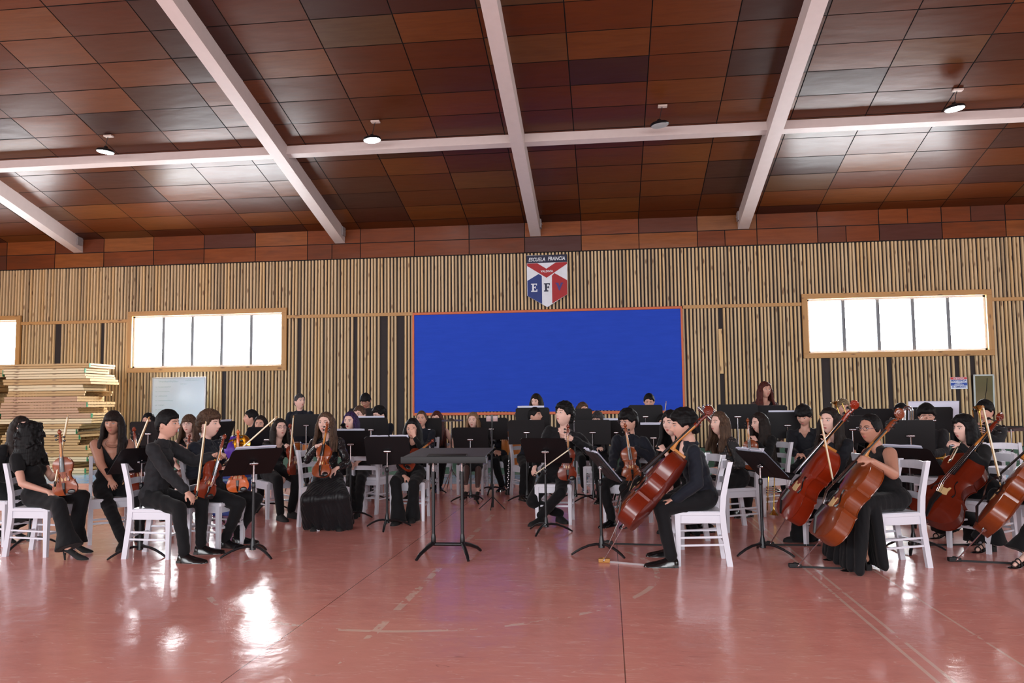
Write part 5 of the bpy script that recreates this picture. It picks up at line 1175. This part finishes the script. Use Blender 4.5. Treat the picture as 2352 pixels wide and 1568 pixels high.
MS(853, 11.2, 986, -4, 12, 'behind and left of the one with music', pages=1)
MS(838, 12.4, 962, 0, 12, 'in the back row left of the board')
MS(985, 12.2, 985, 12, 14, 'in front of the sleeveless person by the cymbal', wide=.8)
MS(1082, 1152, 1008, -4, 18, 'in front of the light-brown-haired person', rot0=.8)
MS(1130, 1132, 984, 0, 14, 'behind the phone tripod', rot0=.1)
MS(1211, 1152, 992, 5, 12, 'before the young man in profile', rot0=.4)
MS(1226, 12.0, 962, 0, 10, 'at the centre below the blue board', pages=1)
MS(1322, 11.4, 966, 4, 10, 'behind the tousled-haired violinist')
MS(1256, 1222, 1034, -14, 38, 'in front of the tousled-haired violinist', pages=0, rot0=.1)
MS(1364, 1152, 992, -3, 10, 'in front of the person with blunt bangs', rot0=1.1)
MS(1418, 11.6, 992, 0, 14, 'left of the violinist with thick fringe', pages=1, wide=.8)
MS(1387, 1272, 1070, -76, 40, 'seen edge-on beside the front cello', pages=2, rot0=.2)
MS(1487, 12.2, 956, -4, 10, 'before the right end of the board')
MS(1505, 10.8, 1004, -5, 16, 'behind the violinist with thick fringe', pages=1)
MS(1700, 11.6, 956, -2, 10, 'with chrome pole left of the standing person', wide=1.1)
MS(1772, 11.8, 958, -4, 12, 'in front of the standing person')
MS(1815, 10.9, 976, -6, 8, 'behind the suit jacket', pages=1)
MS(1757, 1272, 1066, -68, 46, 'seen edge-on in the right half', pages=2, rot0=.3)
MS(2012, 11.0, 968, 0, 14, 'between the two right cellists')
MS(1965, 10.4, 985, 0, 12, 'behind the scroll of the orange-red cello')
MS(2102, 1264, 1058, -50, 44, 'right of the cellist with glasses', pages=1, rot0=.6)
MS(2100, 9.4, 1000, -8, 8, 'in front of the trumpeter with tinted glasses')
MS(2150, 11.3, 964, -6, 12, 'with an oversized white folder behind the tinted glasses', pages=1, folder=1)
MS(2330, 11.5, 985, 0, 80, 'flat one at the right frame edge')
# conductor's desk
b = fl(1029, 1276); r = thing('conductor_stand', 'large wide black conductor stand with two poles in the empty foreground', 'conductor stand', loc=b)
zt = at(1029, 1052, b.y).z; kx = 1 / (FPX / 7.35)
for s_ in (-1, 1):
    g = G(); g.tube([(s_ * .135, 0, .10), (s_ * .135, 0, zt - .12)], .016, 12); g.lathe([(.016, .10), (.024, .11), (.022, .17), (.016, .2)], 12, None, (s_ * .135, 0, 0)); g.obj('lower_pole', STB, r)
    g = G(); g.tube([(s_ * .135, 0, zt - .16), (s_ * .135, 0, zt - .02)], .010, 10); g.obj('upper_pole', CHR, r)
    g = G(); g.ell((s_ * .135 - .03, -.02, zt - .05), (.014, .014, .014)); g.ell((s_ * .135 + .03, -.02, zt - .05), (.012, .012, .012)); g.obj('tilt_knob', STB, r)
    for dy, dx in ((-.26, .10), (.24, .13)):
        g = G(); g.tube([(s_ * .135, 0, .115), (s_ * (.135 + dx * .4), dy * .4, .085), (s_ * (.135 + dx * .8), dy * .8, .045), (s_ * (.135 + dx), dy, .008)], [.020, .018, .016, .013], 10); g.obj('stand_leg', STB, r)
g = G(); g.tube([(-.135, 0, .105), (.135, 0, .105)], .016, 10); g.obj('crossbar', STB, r)
T = Matrix.Translation((0, 0, zt)) @ Matrix.Rotation(math.radians(12), 4, 'Z') @ Matrix.Rotation(math.radians(-72), 4, 'X')
DG = M('conductor_desk_grey', (66, 72, 82), .4)
T = Matrix.Translation((0, .02, zt + .035))
g = G(); vs = [(-.385, -.19, -.012), (.37, -.19, -.012), (.40, .22, .046), (-.30, .22, .046)]
g.add([V(v) for v in vs] + [V(v) - V((0, 0, .006)) for v in vs], [(0, 1, 2, 3), (7, 6, 5, 4), (0, 4, 5, 1), (1, 5, 6, 2), (2, 6, 7, 3), (3, 7, 4, 0)]); o = g.obj('desk', DG, r, smooth=False); o.matrix_local = T
g = G(); g.box((-.005, -.20, -.038), (.78, .02, .06), bev=.006); o = g.obj('front_lip', M('matt_black_lip', (14, 14, 17), .6), r); o.matrix_local = T
g = G(); g.box((.02, -.13, .0), (.36, .10, .010), Matrix.Rotation(.14, 3, 'X'), bev=.003); g.obj('tray', DESK, r).matrix_local = T
# --- percussion, brass and small things
BRASS = M('brass', (206, 168, 84), .22, 1.0, var=.08); SILV = M('silver_plate', (206, 208, 212), .16, 1.0, var=.05); SHELL = M('maple_drum_shell', (190, 118, 58), .25, var=.2); SKN = M('drum_head', (216, 214, 206), .5)
def bell(g, p, d, L, r0, r1, m=None):
    g.lathe([(r0, 0), (r0 * 1.1, L * .3), (r0 * 1.5, L * .6), (r1 * .5, L * .82), (r1, L), (r1 * .97, L), (r1 * .45, L * .8), (r0 * 1.2, L * .55)], 20, frame_z(V(d)), p, m)
d0 = flY(690, 12.5)
for q, (dx, rr_, zz) in enumerate(((-.17, .16, .76), (.20, .17, .74))):
    r = thing('drum', ('small chrome-rimmed drum left', 'chrome-rimmed drum right')[q] + ' of the pair before the standing drummer', 'drum', loc=d0 + V((dx, 0, 0)), group='drums before the drummer')
    g = G(); g.lathe([(rr_, zz - .12), (rr_, zz + .02)], 28); g.obj('shell', SHELL, r); g = G(); g.lathe([(0, zz + .022), (rr_, zz + .022)], 28); g.obj('drum_head', SKN, r)
    for z_ in (zz - .12, zz + .02):
        g = G(); g.tube([(rr_ * 1.04 * math.cos(a), rr_ * 1.04 * math.sin(a), z_) for a in [2 * pi * i / 28 for i in range(28)]], .009, 6, closed=True); g.obj('rim', SILV, r)
    for k_ in range(8):
        a = 2 * pi * k_ / 8; g = G(); g.tube([(rr_ * 1.05 * math.cos(a), rr_ * 1.05 * math.sin(a), z_) for z_ in (zz - .12, zz + .02)], .006, 6); g.obj('lug', SILV, r)
    g = G(); g.tube([(0, 0, .25), (0, 0, zz - .13)], .012, 8); g.obj('pole', SILV, r)
    for k_ in range(3):
        a = 2 * pi * k_ / 3 + .3; g = G(); g.tube([(0, 0, .3), (.14 * math.cos(a), .14 * math.sin(a), .008)], .008, 6); g.obj('leg', SILV, r)
c0 = flY(1037, 12.6); zc_ = at(1037, 964, 12.6).z; r = thing('cymbal', 'thin cymbal on a stand left of the light-brown-haired person', 'cymbal', loc=c0)
g = G(); g.lathe([(0, .03), (.03, .025), (.05, .008), (.2, -.008), (.2, -.010), (.05, .004)], 28, Matrix.Rotation(.05, 3, 'X'), (0, 0, zc_)); g.obj('plate', M('aged_bronze', (110, 112, 100), .35, .8), r)
g = G(); g.tube([(0, 0, .3), (0, 0, zc_ + .05)], .009, 8); g.obj('pole', SILV, r)
for k_ in range(3):
    a = 2 * pi * k_ / 3; g = G(); g.tube([(0, 0, .35), (.22 * math.cos(a), .22 * math.sin(a), .008)], .008, 6); g.obj('leg', SILV, r)
# phone tripod
p = fl(1132, 1168); zt_ = at(1132, 966, p.y).z; r = thing('phone_tripod', 'thin black tripod holding a phone beside the central stands', 'tripod', loc=p)
g = G(); g.tube([(0, 0, .02), (0, 0, .32)], .014, 8); g.tube([(0, 0, .3), (0, 0, zt_ - .02)], .007, 8); g.obj('pole', STB, r)
for a in (-.45, pi + .45, -pi / 2):
    g = G(); g.tube([(0, 0, .16), (.19 * math.cos(a), .19 * math.sin(a), .006)], .006, 6); g.obj('leg', STB, r)
g = G(); g.box((0, 0, 0), (.16, .012, .085), bev=.006); g.box((0, -.008, .0), (.03, .02, .10), bev=.003); o = g.obj('holder', STB, r); o.location = (0, 0, zt_ + .03)
g = G(); g.box((0, -.010, 0), (.15, .006, .075), bev=.003); o = tag(g.obj('phone', M('pink_phone', (150, 118, 118), .3)), 'phone clamped sideways on the thin black tripod', 'phone'); o.location = p + V((0, 0, zt_ + .03))
# clarinets and brass
def clar(a, Y, b, label, near=True):
    p0 = at(a[0], a[1], Y); p1 = solveY(b[0], b[1], p0, .62, near); r = thing('clarinet', label, 'clarinet', mw=axes(p0, p1, (0, -1, 0)), group='clarinets')
    g = G(); g.lathe([(.034, 0), (.028, .02), (.016, .09), (.014, .1), (.0135, .52), (.012, .56), (.008, .62), (0, .62)], 14); g.obj('tube', EBO, r)
    for i in range(14):
        g = G(); z_ = .11 + i * .029; g.ell((.006 * (-1) ** i, -.018, z_), (.010, .004, .008), nu=10, nv=6); g.obj('key', SILV, r)
    for z_ in (.1, .31, .5): g = G(); g.lathe([(.0155, z_ - .006), (.0155, z_ + .006)], 12); g.obj('ring', SILV, r)
clar((1166, 1136), 11.8, (1170, 1035), 'clarinet standing on its peg right of the phone tripod', False)
clar((1115, 1046), 12.4, (1168, 1030), 'clarinet held across by the person hidden by the stand', False)
clar((788, 975), 9.85, (812, 1060), 'clarinet held up by the purple-haired person', False)
# tall hand drum behind the clarinets
p0 = flY(1176, 12.8); r = thing('conga_drum', 'tall orange-brown hand drum with chrome rim behind the clarinets', 'drum', loc=p0)
g = G(); g.lathe([(.10, .36), (.14, .50), (.165, .66), (.16, .80), (.135, .93)], 28); g.obj('shell', SHELL, r)
g = G(); g.lathe([(0, .95), (.13, .95), (.142, .93)], 28); g.obj('drum_head', M('black_drum_head', (24, 24, 26), .5), r)
g = G(); g.tube([(.142 * math.cos(a), .142 * math.sin(a), .935) for a in [2 * pi * i / 28 for i in range(28)]], .008, 6, closed=True); g.obj('rim', SILV, r)
for k_ in range(6):
    a = 2 * pi * k_ / 6 + .2; g = G(); g.tube([(.150 * math.cos(a), .150 * math.sin(a), .935), (.172 * math.cos(a), .172 * math.sin(a), .78)], .006, 6); g.obj('lug', SILV, r)
for k_ in range(3):
    a = 2 * pi * k_ / 3; g = G(); g.tube([(.10 * math.cos(a), .10 * math.sin(a), .40), (.20 * math.cos(a), .20 * math.sin(a), .008)], .010, 6); g.obj('leg', STB, r)
def trumpet(p0, p1, facing, label, mt=None, mouth=True):
    r = thing('trumpet', label, 'trumpet', mw=axes(p0, p1, facing), group='brass instruments'); mt = mt or BRASS; g = G()
    g.tube([(0, 0, .10), (0, 0, .48), (0, -.018, .50), (0, -.07, .50), (0, -.088, .48), (0, -.088, .20), (0, -.07, .18)], .0065, 8); g.obj('tube', mt, r)
    g = G(); bell(g, (0, 0, .14), (0, 0, -1), .14, .008, .062); g.obj('bell', mt, r)
    for i in range(3):
        g = G(); g.tube([(0, -.105, .26 + i * .028), (0, .03, .26 + i * .028)], .010, 8); g.ell((0, .038, .26 + i * .028), (.009, .005, .009), nu=10, nv=6); g.obj('valve', SILV, r)
    g = G(); g.tube([(0, -.088, .2), (0, -.088, .05), (0, -.088, .56)], .006, 6); g.lathe([(.005, 0), (.012, .03), (.011, .035)], 10, None, (0, -.088, .55)); g.obj('leadpipe', mt, r)
trumpet(at(2172, 1052, 9.75), at(2102, 1052, 9.9), (0, -.2, -1), 'brass trumpet lying across the lap of the person with tinted glasses')
trumpet(at(2248, 935, 10.3), at(2254, 985, 10.2), (-1, -.3, 0), 'brass trumpet raised by the person below the mirror')
trumpet(at(1917, 922, 12.0), at(1932, 962, 12.0), (1, 0, 0), 'brass instrument bell raised beside the fair-highlighted head')
p = flY(1777, 9.9); trumpet(p + V((0, 0, .03)), p + V((.03, 0, .55)), (-1, -.5, 0), 'brass trumpet standing on the floor behind a white chair')
# trombone slide
a_ = at(2085, 962, 10.9); r = thing('trombone', 'silver trombone slide raised behind the amber cello scroll', 'trombone', loc=a_, group='brass instruments'); r.rotation_euler = (0, math.radians(3), math.radians(10)); 
for w_, h_ in ((.065, .16), (.035, .13)):
    g = G(); g.tube([(-w_, 0, -.25), (-w_, 0, h_ - w_)] + [(-w_ * math.cos(t_), 0, h_ - w_ + w_ * math.sin(t_)) for t_ in [pi * i / 10 for i in range(1, 10)]] + [(w_, 0, h_ - w_), (w_, 0, -.25)], .0125, 8); g.obj('slide_tube', SILV, r)
g = G(); g.tube([(-.065, 0, -.1), (.065, 0, -.1)], .008, 6); g.obj('brace', SILV, r)
# silver valve tubes behind the nearest cello scroll
a_ = at(1628, 946, 10.2); r = thing('euphonium', 'silver brass tubes showing behind the dark red cello scroll', 'euphonium', loc=a_, group='brass instruments'); r.rotation_euler = (0, math.radians(-42), .1)
for i in range(3): g = G(); g.lathe([(0, .13 - .03 * i), (.018, .13 - .03 * i), (.018, .115 - .03 * i), (.028, .11 - .03 * i), (.028, -.12), (.022, -.14)], 14, None, (-.056 + i * .056, .02 * i, 0)); g.obj('valve', SILV, r)
g = G(); g.tube([(-.03, .07, .05), (-.03, .07, -.22), (.03, .07, -.25), (.09, .07, -.2)], .02, 10); g.obj('tube', SILV, r)
# french horn bell, purple bag, blue crate
a_ = at(553, 1018, 9.6); r = thing('horn', 'brass horn bell half hidden beside the purple bag', 'horn', loc=a_, group='brass instruments'); r.rotation_euler = (0, 0, math.radians(50))
g = G(); bell(g, V((0, .2, 0)), (0, -1, 0), .24, .02, .11); g.obj('bell', BRASS, r)
g = G(); g.tube([(.16 * math.cos(t_), .18, -.12 + .16 * math.sin(t_)) for t_ in [2 * pi * i / 20 for i in range(20)]], .014, 8, closed=True); g.obj('tube', BRASS, r)
p = flY(532, 9.9); r = thing('crate', 'blue plastic crate on the floor under the purple bag', 'crate', loc=p)
g = G(); BLC = M('blue_plastic', (40, 66, 150), .4)
for c_, s_ in (((0, -.15, .31), (.36, .015, .6)), ((0, .15, .31), (.36, .015, .6)), ((-.18, 0, .31), (.015, .3, .6)), ((.18, 0, .31), (.015, .3, .6)), ((0, 0, .012), (.36, .3, .02)), ((0, -.16, .60), (.39, .02, .03)), ((0, -.16, .3), (.38, .012, .03))): g.box(c_, s_, bev=.004)
g.obj('crate_body', BLC, r, smooth=False); g = G(); g.box((0, 0, .45), (.40, .34, .03), bev=.006); g.obj('rim', M('pale_blue_plastic', (120, 160, 196), .4), r, smooth=False)
g = G(); g.ell((0, 0, 0), (1, 1, 1), nu=26, nv=18, fn=lambda v: V((v.x * .19, v.y * .15, v.z * .20)) * (1 + .12 * noise.noise(V(v) * 3)))
o = tag(g.obj('bag', M('purple_bag', (92, 52, 176), .45, bump=(6, .6, .02))), 'bulging purple bag on the blue crate in the left rows', 'bag'); o.location = p + V((-.01, 0, .80))
# plastic sleeve of papers hung on a chair at the centre left, foam rest near the chair at the right
g = G(); g.ell((0, 0, 0), (1, 1, 1), nu=20, nv=12, fn=lambda v: V((v.x * .12, v.y * .05, v.z * .06)) * (1 + .3 * noise.noise(V(v) * 4)))
o = tag(g.obj('plastic_bag', M('clear_white_plastic', (206, 210, 220), .25, bump=(20, .8, .02))), 'crumpled white plastic bag on the empty chair near the right edge', 'bag'); pc = flY(2315, 9.75); o.location = (pc.x, pc.y, .72)
for (bx, by, lab) in ((2098, 1160, 'clear water bottle on the floor behind the cellist with glasses'), (1832, 1140, 'clear water bottle on the floor right of the brass trumpet')):
    p = fl(bx, by); r = thing('bottle', lab, 'bottle', loc=p, group='water bottles on the floor')
    g = G(); g.lathe([(0, 0), (.03, 0), (.032, .02), (.030, .09), (.032, .14), (.014, .19), (.012, .21)], 16); g.obj('bottle_body', M('clear_bottle', (170, 184, 196), .1, var=.05), r)
    g = G(); g.lathe([(0, .232), (.014, .232), (.014, .208)], 12); g.obj('cap', M('bottle_cap', (60, 90, 160), .4), r)
# --- stacks of timber frames against the left wall
W3 = [wood('stack_pine_%s' % n_, a_, b_, 0, .6, knots=True) for n_, a_, b_ in (('pale', (226, 210, 174), (210, 188, 146)), ('yellow', (200, 168, 116), (170, 132, 84)), ('pink', (198, 162, 130), (170, 130, 100)))]
GRN = M('green_end_paint', (44, 128, 84), .6)
rs = random.Random(11)
xl, xr = fl(2, 1087).x, fl(190, 1087).x; yf = 15.72; Wd = xr - xl
words = ['lowest', 'second', 'third', 'fourth', 'fifth', 'sixth', 'seventh', 'eighth', 'ninth', 'tenth', 'eleventh', 'twelfth', 'thirteenth', 'fourteenth', 'fifteenth', 'sixteenth', 'seventeenth', 'eighteenth', 'nineteenth', 'twentieth']
def stack(x0, x1, n, ztop, seed, lab, grp):
    rs = random.Random(seed); z = 0.0; h_avg = ztop / n
    for i in range(n):
        h = h_avg * rs.uniform(.9, 1.1) if i < n - 1 else ztop - z
        dx0, dx1 = rs.uniform(-.12, .14), rs.uniform(-.32, .16); mt = W3[2] if n * .45 < i < n * .68 else rs.choice(W3[:2] + W3[:1])
        r = thing('timber_frame', '%s pale timber frame from the floor in %s' % (words[i], lab), 'timber frame', loc=((x0 + x1) / 2, yf, z), rz=rs.uniform(-.03, .03), group=grp)
        W_ = x1 - x0 + dx1 - dx0; cx_ = (dx0 + dx1) / 2; dpt = .85 + rs.uniform(-.12, .2); g1 = .006
        nb_ = 2; bh = (h - g1) / nb_
        for j in range(nb_):
            g = G(); sh_ = rs.uniform(-.03, .03) if rs.random() < .4 else 0
            g.box((cx_ + sh_, .02, bh * (j + .5)), (W_, .04, bh - .008)); g.obj('front_board', mt, r, smooth=False)
            g = G(); g.box((cx_ + sh_, dpt, bh * (j + .5)), (W_, .04, bh - .008)); g.obj('rear_board', mt, r, smooth=False)
            sk_ = rs.random() < .8
            for e_ in (-1, 1):
                if not sk_: continue
                g = G(); g.box((cx_ + sh_ + e_ * (W_ / 2 - .019), dpt / 2 + .01, bh * (j + .5)), (.04, dpt, bh - .012)); g.obj('side_board', W3[1], r, smooth=False)  # side faces always in the darker pine: their shading is put into the colour
        g = G(); g.box((cx_, dpt / 2, h - g1 - .004), (W_ - .06, dpt - .06, .008)); g.obj('slatted_deck', W3[1], r, smooth=False)
        if rs.random() < .5:
            for e_ in (1,): g = G(); g.box((cx_ + e_ * (W_ / 2 + .0), .0, h / 2), (.012, .05, h * .8)); g.obj('green_corner', GRN, r, smooth=False)
        z += h
stack(xl, xr, 20, 2.33, 5, 'the tall stack at left', 'timber frames in the tall stack')
stack(xl - 2.0, xl - .15, 16, 2.22, 8, 'the second stack at the left frame edge', 'timber frames in the edge stack')
bpy.data.objects.remove(TMP)
